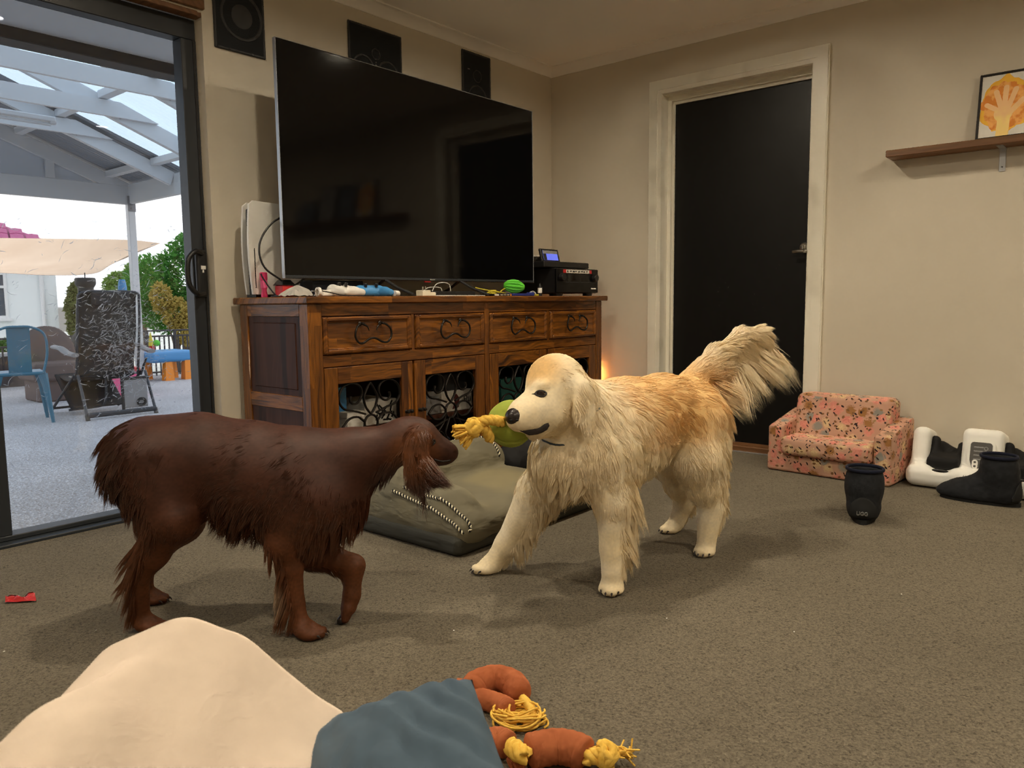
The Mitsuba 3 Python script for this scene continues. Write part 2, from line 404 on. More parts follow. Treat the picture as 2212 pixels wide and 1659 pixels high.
part('door_2', 'carpet_bar', box(-0.022, -0.002, -1.70, -0.805, -0.004, 0.006, 0.002), 'mat_aluminium')
kn = part('door_2', 'lock', lathe([(0.0, 0.016), (0.012, 0.016), (0.022, 0.010), (0.026, 0.0)], 24, (0.104, -1.632, 1.142), (-1, 0, 0)), 'mat_chrome', 40)
part(kn, 'thumb_turn', rbox(0.074, 0.092, -1.637, -1.627, 1.128, 1.156, 0.004), 'mat_chrome', True)
part('door_2', 'lever', cat(lathe([(0.0, 0.05), (0.009, 0.05), (0.010, 0.0)], 16, (0.104, -1.648, 1.118), (-1, 0, 0)), tube(spline([(0.056, -1.65, 1.118), (0.056, -1.62, 1.120), (0.060, -1.588, 1.116)], 12), 0.009, 10)), 'mat_chrome', 40)
scuffs = []
for (y, z, s, k) in [(-1.155, 0.93, 0.05, 12), (-1.36, 0.86, 0.04, 10), (-1.30, 0.16, 0.03, 3), (-1.20, 0.60, 0.03, 4), (-1.45, 1.02, 0.03, 4)]:
    for _ in range(k):
        a = rng.uniform(0, 6.28); d = np.array([0, math.cos(a), math.sin(a)]); c = np.array([0.1032, y + rng.normal() * s, z + rng.normal() * s * 1.3])
        scuffs.append(tube([c - d * 0.004, c + [0, 0.002, 0.001], c + d * rng.uniform(0.004, 0.012)], [0.0003, 0.0008, 0.0003], 4, flat=(0.4, 1, (1, 0, 0))))
mat('mat_scuff', lin(70, 70, 68), 0.8)
part('door_2', 'paw_scuff', cat(scuffs), 'mat_scuff', label='pale paw scuffs on the black door', kind='stuff')

# ---------------------------------------------------------------- glass slider (door_1)
labels['door_1'] = {'kind': 'structure'}
def hframe(x0, x1, z0, z1, w, y0, y1, c=0.003): return [box(x0, x0 + w, y0, y1, z0, z1, c), box(x1 - w, x1, y0, y1, z0, z1, c), box(x0 + w, x1 - w, y0, y1, z1 - w, z1, c), box(x0 + w, x1 - w, y0, y1, z0, z0 + w, c)]
part('door_1', 'timber_lining', cat(box(-4.05, -2.407, 0.002, 0.05, 2.058, 2.075), box(-4.05, -2.40, -0.018, 0.002, 2.085, 2.125, 0.003), box(-4.05, -2.43, -0.012, 0.002, 2.055, 2.075, 0.002)), 'mat_shelf_wood')
part('door_1', 'head', box(-4.05, -2.407, 0.06, 0.128, 1.975, 2.058, 0.003), 'mat_frame')
part('door_1', 'stile', box(-2.474, -2.407, 0.056, 0.128, -0.02, 1.975, 0.003), 'mat_frame')
part('door_1', 'stile', box(-2.424, -2.418, 0.050, 0.056, -0.02, 1.975, 0.001), 'mat_black')
part('door_1', 'stile', box(-3.29, -3.222, 0.056, 0.128, 0.03, 1.975, 0.003), 'mat_frame')
part('door_1', 'sill_track', cat(box(-4.05, -2.474, 0.0, 0.128, -0.03, 0.012, 0.003), box(-4.05, -2.474, 0.05, 0.128, 0.012, 0.031, 0.003)), 'mat_frame')
part('door_1', 'stile', box(-4.05, -4.0, 0.056, 0.128, 0.03, 1.975, 0.003), 'mat_frame')
part('door_1', 'pane', box(-3.225, -2.47, 0.0935, 0.0937, 0.028, 1.978), 'mat_glass', label='smudged glass pane with streaks from dog noses')
part('door_1', 'pane', box(-4.01, -3.28, 0.0935, 0.0937, 0.028, 1.978), 'mat_glass')
hd = part('door_1', 'handle', cat(tube(spline([(-2.445, 0.03, 1.085), (-2.485, 0.004, 1.092), (-2.520, 0.0, 1.06), (-2.528, 0.0, 1.0), (-2.520, 0.0, 0.945), (-2.485, 0.004, 0.912), (-2.445, 0.03, 0.918)], 40), 0.011, 10), rbox(-2.470, -2.420, 0.030, 0.056, 0.900, 1.104, 0.012)), 'mat_black', 40)
part(hd, 'lock_plate', cat(box(-2.452, -2.430, 0.027, 0.031, 1.018, 1.034, 0.001), box(-2.446, -2.440, 0.026, 0.031, 1.004, 1.018, 0.001)), 'mat_white')
# smears left on the glass: thin translucent streaks, denser where noses touch it
scene['mat_smear'] = {'type': 'principledthin', 'base_color': col(lin(196, 204, 216)), 'roughness': 0.35, 'diff_trans': 1.2, 'spec_trans': 0.45, 'eta': 1.3}
sm = []
def smear(x, z, l, w, ang, bend):
    t = np.linspace(-0.5, 0.5, 6)
    P = np.stack([x + l * t * math.cos(ang) - bend * l * (t ** 2) * math.sin(ang), 0 * t + 0.0932, z + l * t * math.sin(ang) + bend * l * t ** 2 * math.cos(ang)], 1)
    sm.append(tube(P, w * np.array([0.15, 0.8, 1, 0.9, 0.6, 0.1]), 4, flat=(1.0, 0.02, (0, 1, 0)), caps=False))
for i in range(1500):
    if i < 1150:   # opposite the folded chair
        x, z = -2.76 + rng.normal() * 0.075, 0.72 + rng.normal() * 0.13
    else:
        x, z = rng.uniform(-3.21, -2.49), rng.uniform(0.2, 1.2)
    smear(x, z, rng.uniform(0.006, 0.012) + 0.035 * rng.random() ** 3, rng.choice([0.0004, 0.0007, 0.0011, 0.0018]) * rng.uniform(0.7, 1.2), rng.uniform(-0.6, 1.2) if rng.random() < 0.75 else rng.uniform(0, 3.14), rng.uniform(-0.9, 0.9))
for (x, z, l, a) in [(-2.95, 0.22, 0.10, 1.5), (-2.93, 0.15, 0.06, 0.9), (-2.84, 0.30, 0.05, 1.4), (-2.69, 0.86, 0.10, 1.57), (-2.66, 0.92, 0.05, 0.6), (-3.10, 0.5, 0.14, 1.4)]:
    smear(x, z, l, 0.0007, a, 0.2)
part('door_1', 'smear', cat(sm), 'mat_smear', label='whitish nose and paw smears on the glass', kind='stuff')
# brick return outside, beside the slider
def brick(p, n, uv): return mix(lin(74, 72, 70), lin(112, 106, 100), fbm(p.y * 40, p.z * 30, p.x * 40, 3))
mat('mat_brick', brick, 0.9, 0.2); mat('mat_mortar', lin(196, 196, 196), 0.95, 0.1)
bm = box(-0.05, 0.05, 0.0, 0.105, 0.0, 0.072, 0.004)
for k in range(26):
    dx = rng.uniform(-0.003, 0.004)
    part('wall_back', 'brick', move(bm, (-2.352 + dx, 0.131, -0.13 + 0.086 * k)), 'mat_brick')
part('wall_back', 'mortar', cat(box(-2.398, -2.30, 0.13, 0.232, -0.15, 2.12), [box(-2.409 - rng.uniform(0, 0.006), -2.39, 0.15, 0.238, -0.13 + 0.086 * k - 0.012, -0.13 + 0.086 * k - 0.002, 0.002) for k in range(26)]), 'mat_mortar')

# amber plug-in night light behind the sideboard's right end
nl = thing('night_light', 'small amber night light plugged in low behind the right end of the sideboard', 'light')
part(nl, 'body', rbox(-0.03, -0.001, -0.36, -0.30, 0.30, 0.40, 0.008), 'mat_white', True)
key = part(nl, 'shade', rbox(-0.055, -0.031, -0.365, -0.295, 0.33, 0.44, 0.010), 'mat_lamp', True)
scene[key]['emitter'] = {'type': 'area', 'radiance': {'type': 'rgb', 'value': [60.0, 20.0, 4.2]}}
# ---------------------------------------------------------------- outside: patio, pergola, garden
ZG = -0.15
def aggregate(p, n, uv):
    d, e, r = voronoi(p.x * 95, p.y * 95)
    c = mix(lin(150, 152, 158), mix(lin(120, 112, 106), lin(196, 198, 202), r), smoothstep(0.55, 0.3, d))
    return c * (0.85 + 0.25 * fbm(p.x * 2, p.y * 2, 5.0, 3))
mat('mat_aggregate', aggregate, 0.85, 0.3)
struct('patio_slab', box(-6.5, 3.2, 0.135, 8.25, ZG - 0.1, ZG), 'mat_aggregate')
mat('mat_yard', lambda p, n, uv: mix(lin(150, 154, 146), lin(196, 196, 190), fbm(p.x, p.y, 0.0, 4)), 0.9)
struct('yard_ground', box(-25, 40, 8.25, 60, -1.2, -1.0), 'mat_yard')
def roofz(x): return 2.45 + 0.38 * (0.54 - x) if x > -2.3 else 2.45 + 0.38 * (0.54 + 2.3 * 2 + x)
pg = thing('pergola', 'white timber gable pergola with translucent corrugated roof over the patio', 'pergola')
def beam(a, b, w, h, side=None):
    """beam whose top edge runs from a to b"""
    a, b = np.array(a, float), np.array(b, float); X = unit(b - a); S = unit(side if side is not None else np.cross(X, [0, 0, 1])); Z = np.cross(X, S); Z = Z if Z[2] > 0 else -Z; S = np.cross(Z, X)
    L = np.linalg.norm(b - a)
    return frame_to(box(0, L, -w / 2, w / 2, -h, 0, 0.006), a, X, S, Z)
WO = 'mat_outdoor_white'
part(pg, 'post', box(0.46, 0.55, 7.30, 7.39, ZG, 2.22, 0.006), WO)
part(pg, 'post', box(-5.15, -5.06, 7.30, 7.39, ZG, 2.22, 0.006), WO)
part(pg, 'post', box(0.46, 0.55, 1.05, 1.14, ZG, 2.22, 0.006), WO)
part(pg, 'side_beam', box(0.48, 0.54, 0.95, 7.40, 2.20, 2.45, 0.006), WO)
part(pg, 'side_beam', box(-5.14, -5.08, 0.95, 7.40, 2.20, 2.45, 0.006), WO)
part(pg, 'end_beam', box(-5.1, 0.5, 7.32, 7.38, 2.19, 2.43, 0.006), WO)
part(pg, 'brace_bracket', cat(box(0.455, 0.555, 7.295, 7.30, 2.10, 2.30), [lathe([(0, 0.012), (0.012, 0.012), (0.012, 0.0)], 8, (0.505, 7.297, z), (0, -1, 0)) for z in (2.14, 2.20, 2.26)]), 'mat_grey')
part(pg, 'ridge_beam', box(-2.33, -2.27, 0.95, 7.40, 3.37, 3.54, 0.006), WO)
for Y in (7.35, 6.1, 5.0, 3.95, 2.85, 1.75):
    for s in (0, 1):
        a, b = ((0.50, Y, roofz(0.50)), (-2.3, Y, roofz(-2.2999))) if s == 0 else ((-5.1, Y, roofz(-5.1)), (-2.3, Y, roofz(-2.3001)))
        part(pg, 'rafter', beam(a, b, 0.055, 0.17, (0, 1, 0)), WO)
    if Y < 7:
        part(pg, 'collar_tie', frame_to(extrude([(-4.38, 2.735), (-0.22, 2.735), (-0.60, 2.885), (-4.0, 2.885)], 0.045), (0, Y - 0.03, 0), (1, 0, 0), (0, 0, 1), (0, -1, 0)), WO)
        for dx in (0.0, 0.13):
            part(pg, 'bolt', lathe([(0, 0.006), (0.010, 0.006), (0.014, 0.0)], 10, (-0.72 + dx, Y - 0.028, 2.79 - 0.35 * dx), (0, -1, 0)), 'mat_grey')
for x in (0.25, -0.75, -1.75):
    for Ya, Yb in ((1.78, 2.82), (2.88, 3.92), (3.98, 4.97), (5.03, 6.07), (6.13, 7.32)):
        part(pg, 'purlin', box(x - 0.045, x + 0.045, Ya, Yb, roofz(x) - 0.045, roofz(x) + 0.03, 0.004), WO)
part(pg, 'king_post', box(-0.48, -0.38, 7.33, 7.37, 2.43, 2.66, 0.004), WO)
mat('mat_gable', lin(196, 202, 210), 0.7)
part(pg, 'gable_infill', frame_to(extrude([(-5.0, 2.44), (0.4, 2.44), (-2.3, 3.42)], 0.01), (0, 7.40, 0), (1, 0, 0), (0, 0, 1), (0, -1, 0)), 'mat_gable')
scene['mat_polycarb'] = {'type': 'principledthin', 'base_color': col((0.68, 0.83, 0.97)), 'roughness': 0.5, 'diff_trans': 1.6, 'spec_trans': 0.0}
mat('mat_colorbond', lin(138, 144, 152), 0.6)
def sheet(y0, y1, side):
    n = int((y1 - y0) / 0.076 * 6)
    def f(u, v):
        x = np.where(side == 0, 0.62 - v * 2.92, -5.22 + v * 2.92); y = y0 + u * (y1 - y0)
        z = 2.45 + 0.38 * (0.54 - x) if side == 0 else 2.45 + 0.38 * (0.54 + 4.6 + x)
        return np.stack([x, y, z + 0.045 + 0.009 * np.sin(y / 0.076 * 2 * np.pi)], -1)
    return grid(f, n, 4)
for (y0, y1, m) in ((0.95, 2.1, 'mat_polycarb'), (2.1, 3.2, 'mat_polycarb'), (3.2, 4.4, 'mat_polycarb'), (4.4, 5.93, 'mat_polycarb'), (5.93, 7.55, 'mat_colorbond')):
    for s in (0, 1):
        part(pg, 'roof_sheet', sheet(y0, y1, s), m, True, label='opaque grey roof sheet' if m == 'mat_colorbond' else None)
# eave of the house over the slider
ev = thing('house_eave', 'grey soffit with a dark gutter outside above the glass slider', 'eave')
part(ev, 'soffit', box(-6.0, 0.6, 0.13, 0.86, 2.10, 2.12), 'mat_gable')
part(ev, 'gutter', cat(box(-6.0, 0.6, 0.84, 0.95, 2.045, 2.065, 0.004), box(-6.0, 0.6, 0.83, 0.85, 2.045, 2.11, 0.004), box(-6.0, 0.6, 0.94, 0.955, 2.045, 2.15, 0.004)), 'mat_charcoal')
part(ev, 'outlet_pipe', rod((-2.19, 0.90, 2.05), (-2.13, 0.90, 2.12), 0.012), 'mat_charcoal')
bl = thing('batten_light', 'white fluorescent batten light fixed under the pergola collar tie', 'light')
part(bl, 'housing', rbox(-2.6, -1.02, 5.42, 5.50, 2.70, 2.75, 0.012), WO)
part(bl, 'tube', rod((-2.6, 5.46, 2.675), (-1.06, 5.46, 2.675), 0.016), 'mat_outdoor_white')
part(bl, 'end_cap', lathe([(0.0, 0.03), (0.03, 0.025), (0.036, 0.0), (0.036, -0.03), (0, -0.03)], 16, (-1.04, 5.46, 2.71), (1, 0, 0)), WO, 40)
part(bl, 'hanger', box(-1.62, -1.58, 5.44, 5.48, 2.74, 2.90), WO)

# blue metal cafe chair: pressed seat, four splayed legs, hooped back with a wide slat
mat('mat_chair_blue', lin(70, 116, 140), 0.35, 0.5, 0.2)
ch = thing('metal_cafe_chair', 'teal blue metal cafe chair standing on the patio left of the folding recliner', 'chair')
cx, cy, ca = -1.80, 4.52, math.radians(-12)
def CH(m): return xf(m, trimesh.transformations.translation_matrix((cx, cy, ZG)) @ rotz(ca))
part(ch, 'seat', CH(rbox(-0.19, 0.19, -0.17, 0.19, 0.425, 0.455, 0.014)), 'mat_chair_blue', 40)
for sx in (-1, 1):
    for sy in (-1, 1):
        P = spline([(sx * 0.165, sy * 0.15 + 0.01, 0.43), (sx * 0.185, sy * 0.165 + 0.01, 0.30), (sx * 0.215, sy * 0.195 + 0.01, 0.0)], 10)
        part(ch, 'leg', CH(tube(P, np.linspace(0.040, 0.014, 10), 8)), 'mat_chair_blue', 40)
part(ch, 'back_hoop', CH(tube(spline([(-0.17, -0.165, 0.44), (-0.205, -0.19, 0.62), (-0.19, -0.205, 0.78), (-0.10, -0.215, 0.842), (0, -0.218, 0.85), (0.10, -0.215, 0.842), (0.19, -0.205, 0.78), (0.205, -0.19, 0.62), (0.17, -0.165, 0.44)], 48), 0.011, 8)), 'mat_chair_blue', 40)
part(ch, 'back_slat', CH(grid(lambda u, v: np.stack([(u - 0.5) * (0.17 - 0.03 * (v < 0.0)), -0.165 - 0.05 * v + 0.012 * np.cos((u - 0.5) * 3), 0.44 + 0.405 * v], -1), 8, 10, 0.004)), 'mat_chair_blue', True)

# folding zero-gravity recliner seen from behind its upright back
lc = thing('folding_recliner', 'black folding recliner with padded back upright and grey armrest on the patio', 'recliner')
mat('mat_steel_dark', lin(62, 66, 72), 0.35, 0.5, 0.6)
mat('mat_sling', lin(22, 25, 32), 0.7)
ox, oy = -1.10, 4.32
def LR(P): return np.asarray(P, float) + [ox, oy, ZG]
part(lc, 'back_panel', grid(lambda u, v: np.stack([ox + (u - 0.5) * 0.50, oy + 0.10 - 0.16 * v + 0.012 * np.sin(v * 9) + 0 * u, ZG + 0.38 + 0.77 * v], -1), 10, 24, 0.02), 'mat_sling', True)
part(lc, 'back_frame', tube(spline([LR((-0.275, 0.08, 0.36)), LR((-0.275, 0.0, 0.75)), LR((-0.270, -0.05, 1.05)), LR((-0.235, -0.07, 1.14)), LR((0, -0.07, 1.15)), LR((0.235, -0.07, 1.14)), LR((0.270, -0.05, 1.05)), LR((0.275, 0.0, 0.75)), LR((0.275, 0.08, 0.36))], 60), 0.012, 8), 'mat_steel_dark', 40)
part(lc, 'pillow', rbox(ox - 0.17, ox + 0.17, oy - 0.115, oy - 0.05, ZG + 1.02, ZG + 1.15, 0.03), 'mat_sling', True)
part(lc, 'seat_panel', grid(lambda u, v: np.stack([ox + (u - 0.5) * 0.50, oy + 0.10 + 0.52 * v, ZG + 0.38 - 0.05 * np.sin(v * 3)], -1), 8, 10, 0.02), 'mat_sling', True)
part(lc, 'leg_panel', grid(lambda u, v: np.stack([ox - 0.04 + (u - 0.5) * 0.48, oy + 0.60 - 0.35 * v, ZG + 0.36 - 0.30 * v], -1), 8, 10, 0.02), 'mat_sling', True)
part(lc, 'foot_bar', tube(spline([LR((-0.30, 0.25, 0.06)), LR((-0.05, 0.22, 0.07)), LR((0.0, 0.2, 0.10)), LR((0.02, 0.2, 0.2)), LR((0.02, 0.2, 0.36))], 30), 0.011, 8), 'mat_steel_dark', 40)
for s in (-1, 1):
    part(lc, 'leg', tube([LR((s * 0.30, -0.02, 0.40)), LR((s * 0.305, -0.19, 0.012))], 0.013, 8), 'mat_steel_dark', 40)
    part(lc, 'leg', tube([LR((s * 0.30, 0.05, 0.40)), LR((s * 0.315, 0.66, 0.012))], 0.013, 8), 'mat_steel_dark', 40)
    part(lc, 'arm_link', tube([LR((s * 0.30, -0.06, 0.52)), LR((s * 0.295, 0.06, 0.36)), LR((s * 0.29, 0.2, 0.37))], 0.011, 8), 'mat_steel_dark', 40)
    part(lc, 'armrest', tube(spline([LR((s * 0.34, -0.10, 0.585)), LR((s * 0.35, 0.05, 0.60)), LR((s * 0.345, 0.20, 0.635)), LR((s * 0.34, 0.38, 0.645))], 20), 0.020, 10, flat=(1.8, 1.0, (0, 0, 1))), 'mat_grey', 40)
    part(lc, 'rubber_foot', tube([LR((s * 0.3045, -0.175, 0.05)), LR((s * 0.3055, -0.193, 0.0))], 0.019, 8), 'mat_black', 40)
part(lc, 'cross_bar', tube([LR((-0.305, -0.19, 0.045)), LR((0.305, -0.19, 0.045))], 0.020, 8, flat=(0.6, 1.2, (0, 0, 1))), 'mat_steel_dark')
part(lc, 'cross_bar', tube([LR((-0.315, 0.60, 0.05)), LR((0.315, 0.60, 0.05))], 0.012, 8), 'mat_steel_dark')
part(lc, 'side_tray', cat(box(ox + 0.03, ox + 0.25, oy - 0.155, oy - 0.145, ZG + 0.07, ZG + 0.34, 0.003)), 'mat_grey')
part(lc, 'tray_rim', cat(box(ox + 0.012, ox + 0.034, oy - 0.165, oy - 0.140, ZG + 0.05, ZG + 0.36, 0.004), box(ox + 0.012, ox + 0.27, oy - 0.165, oy - 0.14, ZG + 0.335, ZG + 0.36, 0.004)), 'mat_black')
part(lc, 'cup_holder', tube(spline([LR((0.19 + 0.035 * math.cos(a), -0.16, 0.12 + 0.03 * math.sin(a))) for a in np.linspace(0, 6.283, 9)[:-1]], 24, True), 0.012, 6, closed=True), 'mat_black')

# toys and things at the back of the patio
wt = thing('water_table', 'blue plastic water play table on orange legs by the railing', 'play table')
part(wt, 'tub', rbox(0.55, 1.14, 7.10, 7.60, 0.10, 0.255, 0.05), 'mat_blue', True)
for lx, ly in ((0.80, 7.18), (1.06, 7.16), (0.66, 7.52), (1.02, 7.52)):
    part(wt, 'leg', hull([[lx + sx * w, ly + sy * w, z] for sx in (-1, 1) for sy in (-1, 1) for w, z in ((0.045, 0.13), (0.062, ZG))]), 'mat_orange')
ty = thing('stacking_toy', 'small red yellow and green toy tower standing on the blue water table', 'toy')
part(ty, 'red_base', lathe([(0, 0.0), (0.035, 0.0), (0.035, 0.07), (0, 0.09)], 14, (0.62, 7.22, 0.25)), 'mat_red', 40)
part(ty, 'yellow_cone', lathe([(0.03, 0.08), (0.028, 0.14), (0.006, 0.26), (0, 0.26)], 14, (0.61, 7.22, 0.25)), 'mat_yellow', 40)
part(ty, 'green_ball', move(trimesh.creation.icosphere(3, 0.045), (0.685, 7.22, 0.345 + 0.02)), 'mat_green', True)
part(ty, 'arm', rod((0.62, 7.22, 0.33), (0.685, 7.22, 0.36), 0.01), 'mat_red')
pk = thing('toy_crate', 'pink plastic crate on the patio behind the recliner', 'crate')
part(pk, 'bin', rbox(-0.62, -0.30, 5.55, 5.85, ZG, ZG + 0.30, 0.02), 'mat_pink_soft', True)
part(pk, 'lid', rbox(-0.63, -0.29, 5.54, 5.86, ZG + 0.30, ZG + 0.34, 0.012), 'mat_red', True)
dm = thing('pot_belly_heater', 'dark round topped patio heater behind the recliner back', 'heater')
part(dm, 'drum', lathe([(0, -0.15), (0.17, -0.15), (0.20, 0.1), (0.19, 0.5), (0.10, 0.62), (0.085, 0.8), (0.085, 1.09)], 24, (-0.42, 6.55, 0.0)), 'mat_charcoal', 40)
part(dm, 'cap', lathe([(0, 1.20), (0.10, 1.20), (0.112, 1.185), (0.112, 1.13), (0.09, 1.09), (0.0, 1.09)], 24, (-0.42, 6.55, 0)), 'mat_charcoal', 40)
part(dm, 'finial', rod((-0.42, 6.55, 1.20), (-0.42, 6.55, 1.26), 0.006), 'mat_black')
bb = thing('blue_bottle', 'bright blue cylinder standing beside the white pergola post', 'bottle')
part(bb, 'body', lathe([(0, ZG), (0.05, ZG), (0.05, 1.10), (0.035, 1.19), (0, 1.19)], 16, (0.02, 6.6, 0)), 'mat_blue', 40)
rc = thing('wicker_chair', 'brown rounded wicker chair on the patio half hidden by the recliner', 'chair')
mat('mat_wicker', lin(96, 84, 82), 0.8)
part(rc, 'back', Body(0.02).ell((-0.95, 6.35, 0.32), (0.30, 0.10, 0.34)).mesh(), 'mat_wicker', True)
part(rc, 'seat', rbox(-1.25, -0.68, 5.85, 6.40, ZG + 0.22, ZG + 0.42, 0.05), 'mat_wicker', True)
part(rc, 'base', rbox(-1.2, -0.74, 5.9, 6.36, ZG, ZG + 0.24, 0.03), 'mat_wicker', True)
# railing and planter wall along the far edge
mat('mat_rail', lin(52, 50, 52), 0.5)
fn = thing('patio_railing', 'dark metal railing with close balusters behind the blue water table', 'railing')
for z in (0.505, 0.425, -0.10): part(fn, 'rail', box(0.57, 3.1, 7.99, 8.03, z - 0.012, z + 0.012, 0.003), 'mat_rail')
for k in range(36): part(fn, 'baluster', box(0.60 + 0.07 * k, 0.617 + 0.07 * k, 8.0, 8.017, -0.15, 0.43), 'mat_rail')
for x in (0.90, 1.31, 2.2): part(fn, 'post', box(x, x + 0.035, 7.985, 8.02, ZG, 0.51), 'mat_rail')
f2 = thing('patio_railing', 'dark railing above the low planter wall behind the blue chair', 'railing')
for z in (0.47, 0.365): part(f2, 'rail', box(-3.0, 0.44, 7.99, 8.03, z - 0.012, z + 0.012, 0.003), 'mat_rail')
for k in range(32): part(f2, 'baluster', box(-2.9 + 0.105 * k, -2.883 + 0.105 * k, 8.0, 8.017, 0.0, 0.365), 'mat_rail')
pw = thing('planter_wall', 'low dark block planter wall with a pale capping at the edge of the patio', 'wall')
mat('mat_block', lambda p, n, uv: mix(lin(72, 66, 66), lin(108, 100, 98), fbm(p.x * 6, p.z * 9, 0.0, 4)), 0.9)
part(pw, 'face', box(-3.0, 0.42, 8.06, 8.20, ZG, 0.245), 'mat_block')
part(pw, 'capping', box(-3.0, 0.42, 8.04, 8.24, 0.245, 0.29, 0.006), 'mat_outdoor_white')

# tan shade sail stretched beyond the pergola
mat('mat_sail', lambda p, n, uv: mix(lin(198, 172, 146), lin(212, 190, 166), fbm(p.x * 2, p.y * 2, 1.0, 3)), 0.8)
SA = spline([(0.9512, 7.5159, 1.7279), (0.8475, 8.2763, 1.8118), (0.5155, 9.4597, 1.8781), (0.0182, 10.8397, 1.9484), (-0.5854, 12.3472, 2.0293)], 33)
SB = spline([(0.9507, 7.5156, 1.7215), (0.6296, 7.5622, 1.5903), (0.3174, 7.5920, 1.4205), (0.1056, 7.6662, 1.2963), (-0.3272, 8.0203, 1.2806), (-0.7138, 8.4842, 1.3172), (-1.3340, 9.2253, 1.3578)], 33)
def sail(u, v):
    i = np.clip((u * 32).round().astype(int), 0, 32)
    P = SA[i] * (1 - v[..., None]) + SB[i] * v[..., None]
    P[..., 2] -= 0.10 * np.sin(np.pi * v) * np.minimum(u * 4, 1)
    return P
solo('shade_sail', grid(sail, 33, 12, 0.004), 'mat_sail', 'tan fabric shade sail stretched beyond the pergola', 'shade sail', True)
# the neighbour's house
HR, HF = np.array([0.970, -0.243, 0]), np.array([0.243, 0.970, 0])
HC = np.array([2.86, 16.78, 0.0])           # its right front corner
def H(m): return frame_to(m, HC, HR, HF, (0, 0, 1))
mat('mat_render', lin(214, 220, 222), 0.8); mat('mat_roof_tile', lin(146, 60, 108), 0.6); mat('mat_far_glass', lin(70, 80, 92), 0.15)
nh = thing('neighbour_house', 'pale rendered house with a magenta tiled roof beyond the shade sail', 'house')
part(nh, 'wall', H(box(-7, 0, 0, 5, -1.1, 2.2)), 'mat_render')
w1 = part(nh, 'window', H(cat(*hframe(-2.02, -0.98, 0.62, 1.66, 0.06, -0.05, 0.02), box(-2.02, -0.98, -0.05, 0.02, 1.30, 1.36))), 'mat_outdoor_white')
part(w1, 'pane', H(box(-1.97, -1.02, -0.012, -0.005, 0.66, 1.31)), 'mat_far_glass'); part(w1, 'pane', H(box(-1.97, -1.02, -0.012, -0.005, 1.35, 1.62)), 'mat_far_glass')
part(w1, 'sill', H(box(-2.08, -0.92, -0.10, 0.0, 0.56, 0.62)), 'mat_outdoor_white')
part(nh, 'downpipe', H(cat(rod((-0.30, -0.06, -1.0), (-0.30, -0.06, 1.75), 0.045), rod((-0.30, -0.06, 1.75), (-0.42, -0.2, 1.95), 0.045))), 'mat_outdoor_white')
part(nh, 'gutter', H(box(-7.4, 0.35, -0.40, -0.30, 2.12, 2.24, 0.02)), 'mat_outdoor_white')
rf = part(nh, 'roof', H(hull([(-7.4, -0.35, 2.2), (0.35, -0.35, 2.2), (0.35, 5.35, 2.2), (-7.4, 5.35, 2.2), (-5.0, 2.5, 3.5), (-2.4, 2.5, 3.5)])), 'mat_roof_tile')
for k in range(9):
    z = 2.2 + 0.142 * k; y = -0.35 + 2.85 * (z - 2.2) / 1.3; xr = 0.35 - 2.75 * (z - 2.2) / 1.3; n = int((xr + 6.4) / 0.30)
    wav = [tube([(-6.4 + 0.30 * i, y - 0.02, z + 0.06), (-6.4 + 0.30 * i, y + 0.30, z + 0.195)], 0.10, 6, flat=(1.5, 0.35, (0, -0.41, 0.91))) for i in range(n)]
    part(rf, 'tile_course', H(cat(wav)), 'mat_roof_tile')
# trees and shrubs: leaf clusters on branching stems
mat('mat_bark', lin(92, 78, 62), 0.9)
for nm, c in (('green', (78, 132, 60)), ('light', (118, 150, 74)), ('olive', (104, 112, 70)), ('gold', (176, 158, 88))):
    scene['mat_leaf_' + nm] = {'type': 'principledthin', 'base_color': col(lin(*c)), 'roughness': 0.6, 'diff_trans': 0.7}
def leaves(blobs, n, size):
    w = np.array([r[0] * r[1] * r[2] for _, r in blobs]) ** 0.6; idx = rng.choice(len(blobs), n, p=w / w.sum())
    d = rng.normal(size=(n, 3)); d /= np.linalg.norm(d, axis=1, keepdims=True); rad = rng.uniform(0.5, 1.05, n) ** 0.6
    C = np.array([blobs[i][0] for i in idx]) + d * rad[:, None] * np.array([blobs[i][1] for i in idx])
    a = rng.normal(size=(n, 3)); a /= np.linalg.norm(a, axis=1, keepdims=True); b = np.cross(a, rng.normal(size=(n, 3))); b /= np.linalg.norm(b, axis=1, keepdims=True)
    s = size * rng.uniform(0.6, 1.4, n)[:, None]
    V = np.stack([C - a * s, C + b * s * 0.45, C + a * s, C - b * s * 0.45], 1).reshape(-1, 3); k = np.arange(n)[:, None] * 4
    return trimesh.Trimesh(V, np.vstack([k + [0, 1, 2], k + [0, 2, 3]]), process=False)
def tree(name, label, base, blobs, n, size, m, stem=0.1, catg='tree'):
    t = thing(name, label, catg)
    part(t, 'foliage', leaves(blobs, n, size), m, kind='stuff')
    top = np.mean([b[0] for b in blobs], 0)
    st = [tube(spline([base, (np.array(base) + top) / 2 + [0.05, 0, 0], top], 10), np.linspace(stem, stem * 0.5, 10), 8)]
    for c, r in blobs: st.append(tube([(np.array(base) * 0.4 + top * 0.6), np.array(c)], [stem * 0.4, stem * 0.12], 6))
    part(t, 'trunk', cat(st), 'mat_bark', 40)
    return t
tree('leafy_tree', 'large bright green leafy tree behind the railing right of the pergola post', (2.9, 10.9, -1.0),
     [((2.45, 11.0, 1.25), (0.5, 0.5, 0.55)), ((2.95, 10.7, 1.35), (0.55, 0.5, 0.75)), ((3.3, 10.4, 0.9), (0.6, 0.5, 0.8)), ((2.6, 10.9, 0.75), (0.5, 0.4, 0.4)), ((3.05, 10.6, 1.85), (0.4, 0.4, 0.4))], 9000, 0.045, 'mat_leaf_green')
